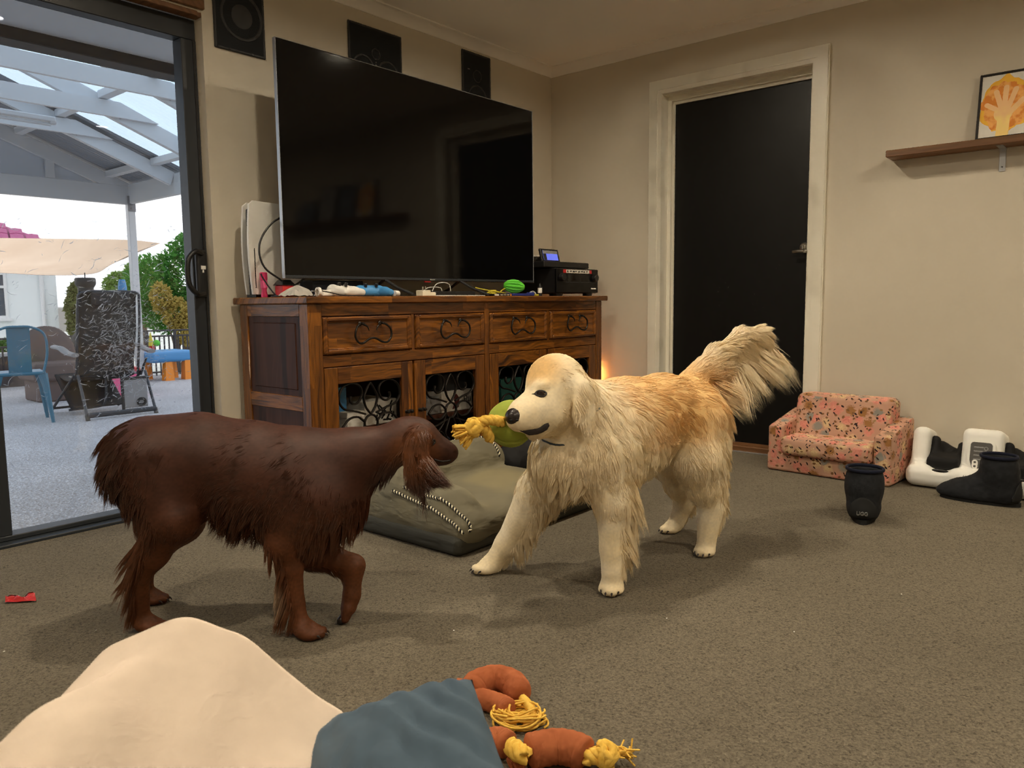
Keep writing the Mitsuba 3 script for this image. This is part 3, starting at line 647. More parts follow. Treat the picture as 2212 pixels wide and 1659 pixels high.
tree('golden_shrub', 'yellow leaved shrub in front of the green tree beyond the railing', (2.35, 10.1, -1.0), [((2.40, 10.1, 0.72), (0.24, 0.24, 0.30)), ((2.2, 10.2, 1.0), (0.18, 0.2, 0.28)), ((2.55, 10.0, 0.45), (0.25, 0.2, 0.3))], 2400, 0.04, 'mat_leaf_gold', 0.05, 'shrub')
tree('slim_tree', 'slim olive tree between the pale house and the recliner', (3.25, 16.4, -1.0), [((3.22, 16.4, 0.82), (0.34, 0.28, 0.48)), ((3.3, 16.35, 0.38), (0.42, 0.3, 0.42)), ((3.17, 16.45, 1.2), (0.18, 0.18, 0.26))], 3500, 0.06, 'mat_leaf_olive')
tree('far_tree', 'pale green treetop behind the shade sail left of the pergola post', (4.5, 16.2, -1.0), [((4.15, 16.35, 1.30), (0.42, 0.3, 0.42)), ((4.45, 16.0, 1.5), (0.40, 0.3, 0.5)), ((4.8, 15.7, 1.1), (0.5, 0.3, 0.6))], 4500, 0.055, 'mat_leaf_light')
tree('leafy_shrub', 'green leafy shrub behind the railing at the left edge of the glass', (-1.15, 8.9, -0.6), [((-0.95, 8.9, 0.62), (0.20, 0.2, 0.20)), ((-1.05, 8.9, 0.35), (0.3, 0.25, 0.28)), ((-0.55, 8.85, 0.30), (0.2, 0.2, 0.14))], 2600, 0.035, 'mat_leaf_green', 0.03, 'shrub')
# ---------------------------------------------------------------- timber sideboard along the back wall
sb = thing('sideboard', 'long orange brown timber sideboard with four drawers and iron scroll doors under the television', 'sideboard')
FY = -0.555
part(sb, 'top', box(-2.347, -0.205, -0.577, -0.03, 0.866, 0.895, 0.004), 'mat_wood_x')
for (x0, x1) in ((-2.330, -2.263), (-1.289, -1.257), (-0.297, -0.240)):
    part(sb, 'post', box(x0, x1, FY, FY + 0.06, 0.0, 0.866, 0.003), 'mat_wood_z')
for x0, x1 in ((-2.330, -2.27), (-0.30, -0.240)): part(sb, 'post', box(x0, x1, -0.115, -0.055, 0.0, 0.866, 0.003), 'mat_wood_z')
part(sb, 'rail', box(-2.263, -0.297, FY + 0.004, FY + 0.03, 0.815, 0.866, 0.002), 'mat_wood_x')
part(sb, 'rail', box(-2.263, -1.289, FY + 0.004, FY + 0.03, 0.607, 0.655, 0.002), 'mat_wood_x')
part(sb, 'rail', box(-1.257, -0.297, FY + 0.004, FY + 0.03, 0.607, 0.655, 0.002), 'mat_wood_x')
part(sb, 'rail', box(-2.263, -0.297, FY + 0.004, FY + 0.03, 0.0, 0.085, 0.002), 'mat_wood_x')
for x in (-1.778, -0.7745): part(sb, 'divider', box(x + 0.001, x + 0.019, FY + 0.006, FY + 0.03, 0.655, 0.815, 0.001), 'mat_wood_z')
part(sb, 'back_panel', box(-2.27, -0.30, -0.075, -0.06, 0.02, 0.866), 'mat_wood_side')
part(sb, 'floor_panel', box(-2.30, -0.27, FY + 0.03, -0.075, 0.085, 0.105), 'mat_wood_side')
part(sb, 'shelf', box(-2.30, -0.27, FY + 0.09, -0.075, 0.305, 0.322), 'mat_wood_side')
part(sb, 'shelf', box(-2.30, -0.27, FY + 0.03, -0.075, 0.620, 0.632), 'mat_wood_side')
for sx, xo in ((-1, -2.330), (1, -0.240)):
    d = 0.012 * -sx
    part(sb, 'side_panel', cat(box(xo + d * 0.5, xo + d * 1.6, -0.495, -0.115, 0.02, 0.866), box(xo + d * 0.2, xo + d, -0.462, -0.148, 0.515, 0.790, 0.004)), 'mat_wood_side')
    for z0, z1 in ((0.815, 0.866), (0.430, 0.490), (0.0, 0.07)): part(sb, 'side_rail', box(xo, xo + 0.022 * -sx, -0.496, -0.114, z0, z1, 0.002), 'mat_wood_y')
sc = [tube(spline([(-2.3325, -0.492, 0.70), (-2.333, -0.4925, 0.66), (-2.333, -0.490, 0.60), (-2.3325, -0.4915, 0.52)], 14), [0.0005, 0.0012, 0.002, 0.003, 0.003, 0.002, 0.0025, 0.003, 0.0025, 0.002, 0.003, 0.002, 0.001, 0.0005], 5) if False else
      tube(spline([(-2.331, -0.1165, 0.715), (-2.331, -0.1175, 0.66), (-2.331, -0.116, 0.60), (-2.331, -0.117, 0.54)], 14), np.array([0.3, 0.8, 1.4, 2.2, 2.0, 1.6, 2.0, 2.4, 1.8, 1.4, 2.2, 1.5, 0.8, 0.3]) * 1e-3, 5)]
mat('mat_raw_wood', lin(206, 180, 158), 0.8)
part(sb, 'chip', cat(sc), 'mat_raw_wood', label='pale chipped strip on the left side frame')
DR = [(-2.263, -1.779), (-1.757, -1.291), (-1.255, -0.777), (-0.754, -0.299)]
def iron_pull(cx):
    u = np.array([(-0.020, 0.034), (-0.030, 0.060), (-0.054, 0.075), (-0.074, 0.068), (-0.092, 0.045), (-0.098, 0.012), (-0.090, -0.018), (-0.070, -0.036), (-0.045, -0.030), (-0.022, -0.014), (0, -0.008)])
    u = np.vstack([u, u[-2::-1] * [-1, 1]])
    y = np.where(np.abs(u[:, 0]) < 0.06, FY - 0.020, FY - 0.026) + 0.006 * (np.abs(u[:, 1]) > 0.06)
    P = spline(np.stack([cx + u[:, 0], y, 0.729 + u[:, 1] * 0.74 - 0.004], 1), 90)
    r = 0.0045 * np.clip(np.minimum(np.arange(90), np.arange(90)[::-1]) / 10 + 0.35, 0, 1)
    posts = [lathe([(0, 0.024), (0.005, 0.022), (0.0055, 0.004), (0.010, 0.0)], 12, (cx + s * 0.054, FY - 0.004, 0.7805), (0, -1, 0)) for s in (-1, 1)]
    return cat(tube(P, r, 8), posts)
for x0, x1 in DR:
    d = part(sb, 'drawer', box(x0 + 0.003, x1 - 0.003, FY + 0.003, FY + 0.022, 0.658, 0.812, 0.002), 'mat_wood_x')
    part(d, 'moulding', cat(*hframe(x0 + 0.004, x1 - 0.004, 0.659, 0.811, 0.020, FY - 0.006, FY + 0.010, 0.006), *hframe(x0 + 0.022, x1 - 0.022, 0.677, 0.793, 0.006, FY - 0.002, FY + 0.006, 0.003)), 'mat_wood_x')
    part(d, 'handle', iron_pull((x0 + x1) / 2), 'mat_iron', 40)
def grille(cx, cz, w, zt):
    def st(pts, n=40):
        P = spline(np.array([(cx + a * w / 0.172, FY + 0.012, cz + b * (zt - cz) / 0.182) for a, b in pts]), n)
        return tube(P, 0.0045, 8, flat=(1.0, 1.6, (0, 1, 0)))
    half = [[(-0.030, 0.042), (-0.085, 0.060), (-0.140, 0.075), (-0.166, 0.115), (-0.150, 0.160), (-0.105, 0.180), (-0.060, 0.168), (-0.045, 0.135), (-0.062, 0.100), (-0.090, 0.090), (-0.108, 0.105), (-0.104, 0.125)],
            [(0.0, 0.176), (-0.018, 0.150), (-0.036, 0.112), (-0.028, 0.075), (-0.012, 0.052), (0, 0.040)],
            [(-0.036, 0.010), (-0.070, 0.034), (-0.115, 0.030), (-0.150, 0.0)], [(-0.150, 0.0), (-0.115, -0.030), (-0.070, -0.034), (-0.036, -0.010)],
            [(-0.036, -0.006), (-0.05, -0.05), (-0.10, -0.10), (-0.15, -0.125)], [(-0.012, -0.036), (-0.030, -0.075), (-0.04, -0.11), (-0.02, -0.15), (0, -0.178)],
            [(-0.030, -0.042), (-0.085, -0.060), (-0.140, -0.075), (-0.166, -0.115), (-0.150, -0.160), (-0.105, -0.180), (-0.060, -0.168), (-0.045, -0.135), (-0.062, -0.100), (-0.090, -0.090)]]
    out = []
    for h in half:
        out += [st(h), st([(-a, b) for a, b in h])]
    a = np.linspace(0, 2 * np.pi, 25)[:-1]
    out.append(tube(np.stack([cx + 0.036 * np.cos(a), 0 * a + FY + 0.012, cz + 0.036 * np.sin(a)], 1), 0.0045, 8, closed=True, flat=(1.0, 1.6, (0, 1, 0))))
    return cat(out)
DO = [(-2.262, -1.776, 1), (-1.768, -1.291, -1), (-1.255, -0.779, 1), (-0.770, -0.299, -1)]
for x0, x1, s in DO:
    d = num(f'{sb}__door'); labels[d] = {'label': 'timber door framed around an iron scroll grille'}
    part(d, 'stile', box(x0 + 0.002, x0 + 0.069, FY + 0.002, FY + 0.024, 0.088, 0.604, 0.002), 'mat_wood_z')
    part(d, 'stile', box(x1 - 0.069, x1 - 0.002, FY + 0.002, FY + 0.024, 0.088, 0.604, 0.002), 'mat_wood_z')
    part(d, 'rail', box(x0 + 0.069, x1 - 0.069, FY + 0.0025, FY + 0.024, 0.534, 0.604, 0.002), 'mat_wood_x')
    part(d, 'rail', box(x0 + 0.069, x1 - 0.069, FY + 0.0025, FY + 0.024, 0.088, 0.165, 0.002), 'mat_wood_x')
    part(d, 'grille', grille((x0 + x1) / 2, 0.350, (x1 - x0) / 2 - 0.069, 0.534), 'mat_iron', 40)
    xk = x1 - 0.036 if s > 0 else x0 + 0.036
    kb = [lathe([(0, 0.022), (0.007, 0.020), (0.009, 0.014), (0.006, 0.007), (0.009, 0.0)], 14, (xk + dx, FY + 0.002, 0.378), (0, -1, 0)) for dx in (-0.011, 0.011)]
    part(d, 'knob', cat(kb), 'mat_iron', 40)
# what stands behind the iron scrolls
solo('blue_folder', box(-2.125, -2.035, -0.40, -0.37, 0.3225, 0.50, 0.003), 'mat_blue', 'blue folder standing behind the first iron scroll door', 'folder')
k = thing('board_game_box', 'white board game box with dark marks behind the first iron scroll door', 'box')
part(k, 'carton', box(-1.985, -1.80, -0.46, -0.25, 0.323, 0.43, 0.002), 'mat_paper')
mk = [frame_to(box(-0.014, 0.014, -0.004, 0.004, 0, 0.001), (-1.97 + 0.155 * rng.random(), -0.46, 0.335 + 0.085 * rng.random()), (math.cos(a), 0, math.sin(a)), (-math.sin(a), 0, math.cos(a)), (0, -1, 0)) for a in rng.uniform(0, 3.1, 16)]
part(k, 'printed_marks', cat(mk), 'mat_black_matte')
k = thing('paper_stack', 'loose stack of printed paper behind the first iron scroll door', 'paper')
for i in range(6): part(k, 'sheet', xf(box(-0.048, 0.048, -0.03, 0.03, 0, 0.012), trimesh.transformations.translation_matrix((-2.055, -0.455, 0.323 + 0.0125 * i)) @ rotz(rng.uniform(-0.08, 0.08))), 'mat_paper')
mat('mat_maroon', lin(84, 36, 34), 0.6)
k = thing('board_game_box', 'white box printed with the letters Ru behind the second iron scroll door', 'box')
part(k, 'carton', box(-1.50, -1.28, -0.45, -0.25, 0.323, 0.425, 0.002), 'mat_paper')
part(k, 'lettering', text_on('Ru', 0.034, (-1.345, -0.4505, 0.362), (1, 0, 0), (0, 0, 1)), 'mat_black_matte')
part(k, 'picture', frame_to(extrude([(0, 0), (0.045, 0.005), (0.052, 0.05), (0.03, 0.075), (0.012, 0.066), (0.016, 0.03)], 0.001), (-1.425, -0.4505, 0.335), (1, 0, 0), (0, 0, 1), (0, -1, 0)), 'mat_maroon')
solo('grey_box', box(-1.66, -1.51, -0.45, -0.25, 0.323, 0.405, 0.003), 'mat_grey', 'grey box lying behind the second iron scroll door beside the white one', 'box')
solo('cabinet_parcel', rbox(-1.50, -1.30, -0.44, -0.26, 0.426, 0.52, 0.02), 'mat_charcoal', 'dark bundle on top of the white box behind the second iron scroll door', 'bundle', True)
mat('mat_teal_dark', lin(38, 92, 84), 0.6)
solo('teal_box', box(-1.035, -0.86, -0.44, -0.25, 0.323, 0.45, 0.004), 'mat_teal_dark', 'dark teal box behind the third iron scroll door', 'box')
solo('black_bundle', rbox(-0.66, -0.38, -0.44, -0.2, 0.323, 0.5, 0.03), 'mat_charcoal', 'dark bundle behind the fourth iron scroll door', 'bundle', True)
solo('purple_bundle', rbox(-1.70, -1.42, -0.45, -0.2, 0.106, 0.20, 0.03), 'mat_dark_navy', 'dark bundle low behind the second iron scroll door', 'bundle', True)

# ---------------------------------------------------------------- television
tv = thing('television', 'large black flat television standing on the timber sideboard', 'television')
part(tv, 'cabinet', cat(box(-2.294, -0.644, -0.352, -0.333, 0.972, 1.931, 0.003), box(-2.05, -0.90, -0.335, -0.275, 0.99, 1.45, 0.015)), 'mat_charcoal')
part(tv, 'bezel', cat(box(-2.294, -0.644, -0.357, -0.345, 0.972, 0.986, 0.003), ), 'mat_steel_dark')
part(tv, 'edge_trim', cat(box(-2.2945, -2.2922, -0.356, -0.335, 0.972, 1.9315, 0.001), box(-0.6458, -0.6435, -0.356, -0.335, 0.972, 1.9315, 0.001), box(-2.2945, -0.6435, -0.356, -0.335, 1.9292, 1.9315, 0.001)), 'mat_aluminium')
part(tv, 'screen', box(-2.289, -0.649, -0.3545, -0.351, 0.986, 1.927), 'mat_screen')
part(tv, 'brand_name', text_on('Hisense', 0.0065, (-1.47, -0.3572, 0.976), (1, 0, 0), (0, 0, 1), 0.0004), 'mat_white')
part(tv, 'red_badge', box(-1.50, -1.46, -0.352, -0.345, 0.966, 0.972), 'mat_red')
for x in (-1.75, -1.245):
    part(tv, 'foot', cat(tube([(x, -0.345, 0.976), (x + 0.004, -0.43, 0.935), (x + 0.012, -0.53, 0.9025)], 0.010, 8, flat=(1.0, 0.6, (0, 0, 1))), tube([(x, -0.345, 0.976), (x + 0.004, -0.26, 0.935), (x + 0.008, -0.17, 0.9025)], 0.010, 8, flat=(1.0, 0.6, (0, 0, 1)))), 'mat_charcoal', 40)

# ---------------------------------------------------------------- things on the sideboard
ps = thing('game_console', 'white upright game console with black core at the left end of the sideboard', 'console')
part(ps, 'core', box(-2.325, -2.12, -0.190, -0.130, 0.897, 1.27, 0.004), 'mat_black')
def fin(y, x0, bow):
    prof = [(x0 + 0.012, 0.908)] + [(x0 + 0.012 * (1 - math.sin(a * math.pi)) , 0.908 + 0.385 * a) for a in np.linspace(0.02, 0.97, 14)] + [(x0 + 0.030, 1.298), (-2.10, 1.290), (-2.10, 0.908)]
    return frame_to(extrude(prof, 0.012), (0, y, 0), (1, 0, 0), (0, 0, 1), (0, -1, 0))
part(ps, 'fin', fin(-0.192, -2.362, 1), 'mat_white'); part(ps, 'fin', fin(-0.112, -2.342, -1), 'mat_white')
part(ps, 'disc_slot', box(-2.338, -2.334, -0.2050, -0.2035, 0.935, 1.10, 0.0005), 'mat_black')
part(ps, 'stand', box(-2.33, -2.12, -0.19, -0.12, 0.8955, 0.908), 'mat_black')
solo('console_cable', tube(spline([(-2.2306, -0.3000, 1.2410), (-2.3097, -0.3100, 1.2021), (-2.3642, -0.3100, 1.1388), (-2.3801, -0.3100, 1.0767), (-2.3578, -0.3100, 1.0157), (-2.2991, -0.3100, 0.9753), (-2.2337, -0.3100, 0.9415), (-2.1628, -0.3100, 0.9776)], 50), 0.004, 8), 'mat_black', 'black cable looping in front of the white game console', 'cable', 40)
fl = thing('torch', 'small metallic pink torch standing upright on the sideboard', 'torch')
part(fl, 'barrel', lathe([(0, 0.8955), (0.013, 0.8955), (0.0135, 0.905), (0.010, 0.925), (0.0125, 0.932), (0.0125, 0.966), (0.0155, 0.968), (0.0155, 0.997), (0.012, 1.0), (0, 1.0)], 24, (-2.318, -0.235, 0)), 'mat_pink', 40)
part(fl, 'grip_band', lathe([(0.0138, 0.934), (0.0142, 0.936), (0.0142, 0.964), (0.0138, 0.966)], 24, (-2.318, -0.235, 0)), 'mat_pink_soft', 40)
part(fl, 'strap', tube(spline([(-2.331, -0.24, 0.993), (-2.337, -0.25, 0.985), (-2.336, -0.29, 0.945), (-2.334, -0.34, 0.905), (-2.336, -0.375, 0.897), (-2.343, -0.365, 0.899), (-2.340, -0.32, 0.898)], 30), 0.003, 6), 'mat_black', 40)
cl = thing('crumpled_cloth', 'crumpled pale grey cloth on the left front of the sideboard', 'cloth')
def crumple(u, v):
    a = u * 2 * np.pi; r = v
    x = -2.245 + (0.072 * r) * np.cos(a) * (1 + 0.25 * np.sin(3 * a + 1)); y = -0.36 + 0.055 * r * np.sin(a)
    q = np.stack([x * 26, y * 26, 0 * x], -1)
    h = 0.050 * np.clip(1 - r ** 2, 0, 1) ** 0.7 * (0.55 + 0.9 * np.abs(meshkit.noise(q, 3) - 0.35)) + 0.006 * np.abs(np.sin(5 * a)) * r
    return np.stack([x, y, 0.8965 + h], -1)
mat('mat_grey_cloth', lin(168, 164, 158), 0.9)
part(cl, 'folds', grid(crumple, 25, 9), 'mat_grey_cloth')
part(cl, 'inner_liner', box(-2.285, -2.26, -0.37, -0.345, 0.9452, 0.9458), 'mat_white') if False else None
rb = thing('red_gadget', 'small red gadget with a black cap under the left end of the television', 'gadget')
part(rb, 'base', rbox(-2.29, -2.235, -0.33, -0.27, 0.8955, 0.945, 0.006), 'mat_red', True)
part(rb, 'cap', hull([(-2.295, -0.335, 0.945), (-2.23, -0.335, 0.945), (-2.295, -0.265, 0.945), (-2.23, -0.265, 0.945), (-2.28, -0.32, 0.967), (-2.245, -0.32, 0.967), (-2.28, -0.28, 0.967), (-2.245, -0.28, 0.967)]), 'mat_black')
solo('left_speaker_box', rbox(-2.12, -1.84, -0.30, -0.20, 0.8955, 0.968, 0.006), 'mat_dark_navy', 'dark navy box under the left half of the television', 'box', True)
solo('media_player', rbox(-1.585, -1.285, -0.49, -0.38, 0.8955, 0.9195, 0.004), 'mat_black', 'flat black media box under the middle of the television', 'box', True)
pl = thing('travel_adapter', 'white travel plug adapter lying on the sideboard left of the controllers', 'adapter')
part(pl, 'block', xf(rbox(-0.038, 0.038, -0.018, 0.018, 0, 0.026, 0.006), trimesh.transformations.translation_matrix((-2.165, -0.47, 0.897)) @ rotz(-0.12)), 'mat_white', True)
part(pl, 'ring', lathe([(0.012, 0), (0.019, 0), (0.019, 0.012), (0.012, 0.012)], 20, (-2.212, -0.475, 0.9145), (-1, 0.1, 0)), 'mat_white', 40)
part(pl, 'prong', cat(box(-2.243, -2.222, -0.485, -0.478, 0.899, 0.903), box(-2.243, -2.222, -0.468, -0.461, 0.916, 0.920)), 'mat_chrome')
solo('adapter_lead', tube(spline([(-2.23, -0.515, 0.918), (-2.20, -0.53, 0.911), (-2.15, -0.555, 0.899), (-2.08, -0.565, 0.898), (-2.0, -0.565, 0.898)], 24), 0.002, 6), 'mat_black', 'thin black lead running in front of the travel adapter', 'cable', 40)
solo('eraser', rbox(-2.118, -2.10, -0.475, -0.455, 0.8955, 0.914, 0.007), 'mat_teal', 'tiny turquoise block beside the white game controller', 'eraser', True)
def controller(name, label, c, yaw, m):
    t = thing(name, label, 'controller')
    B = Body(0.004)
    B.cone((-0.042, 0.0, 0.026), (0.042, 0.0, 0.026), 0.024, 0.024, 0.012)
    for s in (-1, 1):
        B.chain([((s * 0.048, 0.0, 0.028), 0.024), ((s * 0.062, -0.035, 0.024), 0.020), ((s * 0.070, -0.070, 0.020), 0.0155)], 0.012)
    M = trimesh.transformations.translation_matrix(c) @ rotz(yaw)
    part(t, 'shell', xf(B.mesh(), M), m, True)
    part(t, 'touchpad', xf(rbox(-0.024, 0.024, -0.008, 0.022, 0.046, 0.053, 0.003), M), 'mat_black' if m == 'mat_white' else m, True)
    for s in (-1, 1):
        part(t, 'thumbstick', xf(lathe([(0, 0.062), (0.009, 0.062), (0.010, 0.058), (0.006, 0.052), (0.006, 0.044)], 16, (s * 0.026, -0.018, 0)), M), 'mat_black', 40)
        part(t, 'trigger', xf(rbox(s * 0.05 - 0.014, s * 0.05 + 0.014, 0.014, 0.03, 0.014, 0.038, 0.005), M), 'mat_black', True)
    return t
controller('game_controller', 'white game controller lying on the sideboard', (-2.095, -0.45, 0.893), 0.35, 'mat_white')
controller('game_controller', 'light blue game controller behind the white one', (-1.885, -0.395, 0.893), -0.25, 'mat_blue')
solo('round_cap', lathe([(0, -0.022), (0.013, -0.022), (0.013, 0.012), (0.010, 0.018), (0, 0.02)], 20, (-1.795, -0.475, 0.909), (0.9, 0.3, 0)), 'mat_white', 'small white round cap right of the light blue controller', 'cap', 40)
pa = thing('power_adapter', 'cream plug adapter with upright prongs in the middle of the sideboard', 'adapter')
part(pa, 'body', cat(rbox(-1.700, -1.645, -0.545, -0.50, 0.8955, 0.923, 0.004), rbox(-1.65, -1.612, -0.545, -0.50, 0.8955, 0.914, 0.004)), 'mat_cream', True)
part(pa, 'prong', cat(box(-1.682, -1.674, -0.525, -0.523, 0.922, 0.939), box(-1.664, -1.658, -0.525, -0.523, 0.922, 0.941)), 'mat_chrome')
solo('tablet_stylus', box(-1.60, -1.25, -0.525, -0.512, 0.8955, 0.900, 0.001), 'mat_white', 'long thin white strip lying along the front of the sideboard', 'strip')
for i, (x0, h) in enumerate(((-1.50, 0.045), (-1.56, 0.022))):
    solo('white_cable', tube(spline([(x0, -0.40, 0.919), (x0 + 0.03, -0.40, 0.919 + h * 0.8), (x0 + 0.08, -0.40, 0.919 + h), (x0 + 0.12, -0.40, 0.919 + h * 0.8), (x0 + 0.13, -0.40, 0.921)], 24), 0.0022, 6), 'mat_white',
         ['tall loop of white cable on the flat black media box', 'low loop of white cable on the flat black media box'][i], 'cable', 40)
bk = thing('game_case', 'dark flat game case with a white spine label on the front edge of the sideboard', 'case')
part(bk, 'case', box(-1.20, -1.07, -0.54, -0.44, 0.8955, 0.9065, 0.002), 'mat_black')
part(bk, 'spine_label', box(-1.196, -1.163, -0.5412, -0.540, 0.897, 0.905), 'mat_white')
part(bk, 'spine_lettering', cat([box(-1.152 + 0.026 * i, -1.132 + 0.026 * i, -0.5408, -0.540, 0.8995, 0.9030) for i in range(3)]), 'mat_cream')
part(bk, 'orange_end', box(-1.071, -1.064, -0.5405, -0.44, 0.896, 0.906), 'mat_orange')
solo('blue_case', box(-1.055, -0.905, -0.54, -0.42, 0.8955, 0.9085, 0.002), 'mat_navy', 'navy blue flat case under the green fluted toy', 'case')
gb = thing('fluted_toy', 'bright green fluted rubber toy lying on the navy case', 'toy')
ax = unit((0.75, -0.62, -0.10)); gp = [(0.0, -0.062), (0.012, -0.062), (0.026, -0.045), (0.034, -0.015), (0.032, 0.015), (0.020, 0.042), (0.012, 0.05), (0.012, 0.044), (0.0, 0.044)]
gm = lathe(gp, 48, (0, 0, 0)); ang = np.arctan2(gm.vertices[:, 1], gm.vertices[:, 0]); rr = np.hypot(gm.vertices[:, 0], gm.vertices[:, 1])
f = 1 + 0.10 * np.sign(np.sin(12 * ang + 0.13)) * (rr > 0.02); gm.vertices[:, :2] *= f[:, None]
part(gb, 'body', frame_to(gm, (-0.955, -0.475, 0.947), *(lambda z: (unit(np.cross([0, 0, 1], z)), np.cross(z, unit(np.cross([0, 0, 1], z))), z))(ax)), 'mat_green', 20)
part(gb, 'hole', lathe([(0, 0.0505), (0.0105, 0.0505)], 20, (-0.955, -0.475, 0.947), ax), 'mat_black') if False else part(gb, 'hole', lathe([(0, 0.0455), (0.0115, 0.0455), (0.0115, 0.0447), (0, 0.0447)], 20, (-0.955, -0.475, 0.947), ax), 'mat_black')
yc = thing('yellow_cable', 'tangled yellow cable between the television foot and the green toy', 'cable')
part(yc, 'lead', cat(tube(spline([(-1.21, -0.42, 0.94), (-1.18, -0.45, 0.93), (-1.13, -0.47, 0.922), (-1.08, -0.47, 0.914), (-1.05, -0.46, 0.925), (-1.01, -0.45, 0.937)], 30), 0.003, 6), tube(spline([(-1.19, -0.48, 0.912), (-1.15, -0.49, 0.922), (-1.09, -0.49, 0.915), (-1.04, -0.48, 0.9105)], 24), 0.003, 6)), 'mat_yellow', 40)
part(yc, 'plug', rbox(-1.06, -1.02, -0.40, -0.37, 0.8955, 0.93, 0.004), 'mat_yellow', True)
cb = thing('charger_lead', 'blue white and yellow charger plugs at the end of the navy case', 'lead')
part(cb, 'blue_plug', rbox(-0.895, -0.855, -0.53, -0.50, 0.8955, 0.915, 0.006), 'mat_navy', True)
part(cb, 'yellow_plug', rbox(-0.843, -0.823, -0.535, -0.51, 0.8955, 0.906, 0.004), 'mat_yellow', True)
part(cb, 'wire', cat(tube(spline([(-0.88, -0.515, 0.915), (-0.86, -0.52, 0.921), (-0.84, -0.52, 0.915), (-0.833, -0.52, 0.905)], 16), 0.002, 6), tube(spline([(-0.872, -0.52, 0.914), (-0.85, -0.525, 0.912), (-0.838, -0.525, 0.902)], 12), 0.002, 6)), 'mat_white', 40)
vd = thing('small_bottle', 'small black bottle with a white label in front of the black receiver', 'bottle')
part(vd, 'body', lathe([(0, 0.8955), (0.012, 0.8955), (0.012, 0.945), (0.006, 0.955), (0.006, 0.965), (0, 0.965)], 18, (-0.772, -0.50, 0)), 'mat_black', 40)
part(vd, 'label', lathe([(0.0124, 0.912), (0.0126, 0.912), (0.0126, 0.940), (0.0124, 0.940)], 18, (-0.772, -0.50, 0)), 'mat_white')
gl = thing('tag_card', 'small grey card leaning behind the green toy', 'card')
scene[gl] = mikit.ply(box(-0.925, -0.890, -0.425, -0.42, 0.909, 0.955), 'mat_grey')

# ---------------------------------------------------------------- receiver, set-top box and little screen at the right end
av = thing('audio_receiver', 'black audio receiver with a sticker strip at the right end of the sideboard', 'receiver')
part(av, 'body', cat(box(-0.556, -0.136, -0.445, -0.13, 0.912, 1.058, 0.004)), 'mat_black')
part(av, 'front_panel', rbox(-0.559, -0.133, -0.458, -0.440, 0.914, 1.056, 0.006), 'mat_glass_black', True)
part(av, 'sticker', box(-0.482, -0.222, -0.4595, -0.458, 1.030, 1.050), 'mat_paper')
part(av, 'sticker_end', cat(box(-0.497, -0.470, -0.4598, -0.458, 1.030, 1.050), box(-0.232, -0.207, -0.4598, -0.458, 1.030, 1.050)), 'mat_red')
part(av, 'sticker_marks', cat([box(-0.46 + 0.028 * i, -0.448 + 0.028 * i + 0.004 * (i % 3), -0.4599, -0.4595, 1.034 + 0.003 * (i % 2), 1.044) for i in range(8)]), 'mat_charcoal')
part(av, 'display', box(-0.45, -0.24, -0.4592, -0.458, 0.982, 1.026), 'mat_screen')
part(av, 'display_line', box(-0.475, -0.215, -0.4598, -0.458, 0.9755, 0.978), 'mat_steel_dark')
for x in (-0.515, -0.178): part(av, 'dial', lathe([(0, 0.022), (0.020, 0.022), (0.023, 0.018), (0.024, 0.0)], 28, (x, -0.458, 1.005), (0, -1, 0)), 'mat_black', 40)
for x in (-0.20, -0.172): part(av, 'badge', box(x - 0.011, x + 0.011, -0.4595, -0.458, 0.936, 0.944), 'mat_white')
for x in (-0.50, -0.195):
    for y in (-0.42, -0.16): part(av, 'foot', lathe([(0, 0.0), (0.028, 0.0), (0.030, 0.017), (0, 0.017)], 20, (x, y, 0.8955)), 'mat_black', 40)
st = thing('set_top_box', 'slim black set top box lying on the audio receiver', 'box')
part(st, 'case', rbox(-0.635, -0.185, -0.425, -0.20, 1.0615, 1.096, 0.005), 'mat_black', True)
part(st, 'led', cat([box(x, x + 0.005, -0.4258, -0.4248, 1.079, 1.082) for x in (-0.33, -0.29)]), 'mat_steel_dark')
for x in (-0.52, -0.22): part(st, 'foot', cat([lathe([(0, 0.0), (0.012, 0.0), (0.012, 0.005), (0, 0.005)], 12, (x, y, 1.057)) for y in (-0.39, -0.24)]), 'mat_black')
tb = thing('smart_display', 'small black tablet screen showing a blue picture on the set top box', 'tablet')
ty0 = -0.40
def TS(m): return xf(m, rot(math.radians(-14), (1, 0, 0), (0, ty0, 1.0965)))
part(tb, 'case', TS(rbox(-0.618, -0.445, ty0, ty0 + 0.016, 1.0965, 1.172, 0.006)), 'mat_black', True)
def glow(p, n, uv):
    z, x = p.z, p.x
    c = mix((0.06, 0.10, 0.16), (0.10, 0.16, 0.95), smoothstep(1.126, 1.128, 0 * z + (1.30 - z * 0.155) * 0 + 1.127 + (1.134 - z) * 10) * smoothstep(-0.565, -0.563, x))
    return mix(c, (0.22, 0.27, 0.30), smoothstep(1.150, 1.152, z))
key = part(tb, 'screen', TS(box(-0.600, -0.463, ty0 - 0.001, ty0, 1.104, 1.160)), 'mat_screen')
scene[key]['emitter'] = {'type': 'area', 'radiance': {'type': 'rgb', 'value': [0.16, 0.20, 0.85]}}
key = part(tb, 'status_bar', TS(box(-0.600, -0.463, ty0 - 0.0016, ty0 - 0.0011, 1.142, 1.160)), 'mat_grey')
part(tb, 'menu', TS(box(-0.600, -0.572, ty0 - 0.0016, ty0 - 0.0011, 1.104, 1.1415)), 'mat_charcoal')
part(tb, 'stand', hull([(-0.60, ty0 + 0.016, 1.0965), (-0.46, ty0 + 0.016, 1.0965), (-0.60, ty0 + 0.075, 1.0965), (-0.46, ty0 + 0.075, 1.0965), (-0.58, ty0 + 0.03, 1.14), (-0.48, ty0 + 0.03, 1.14)]), 'mat_black')
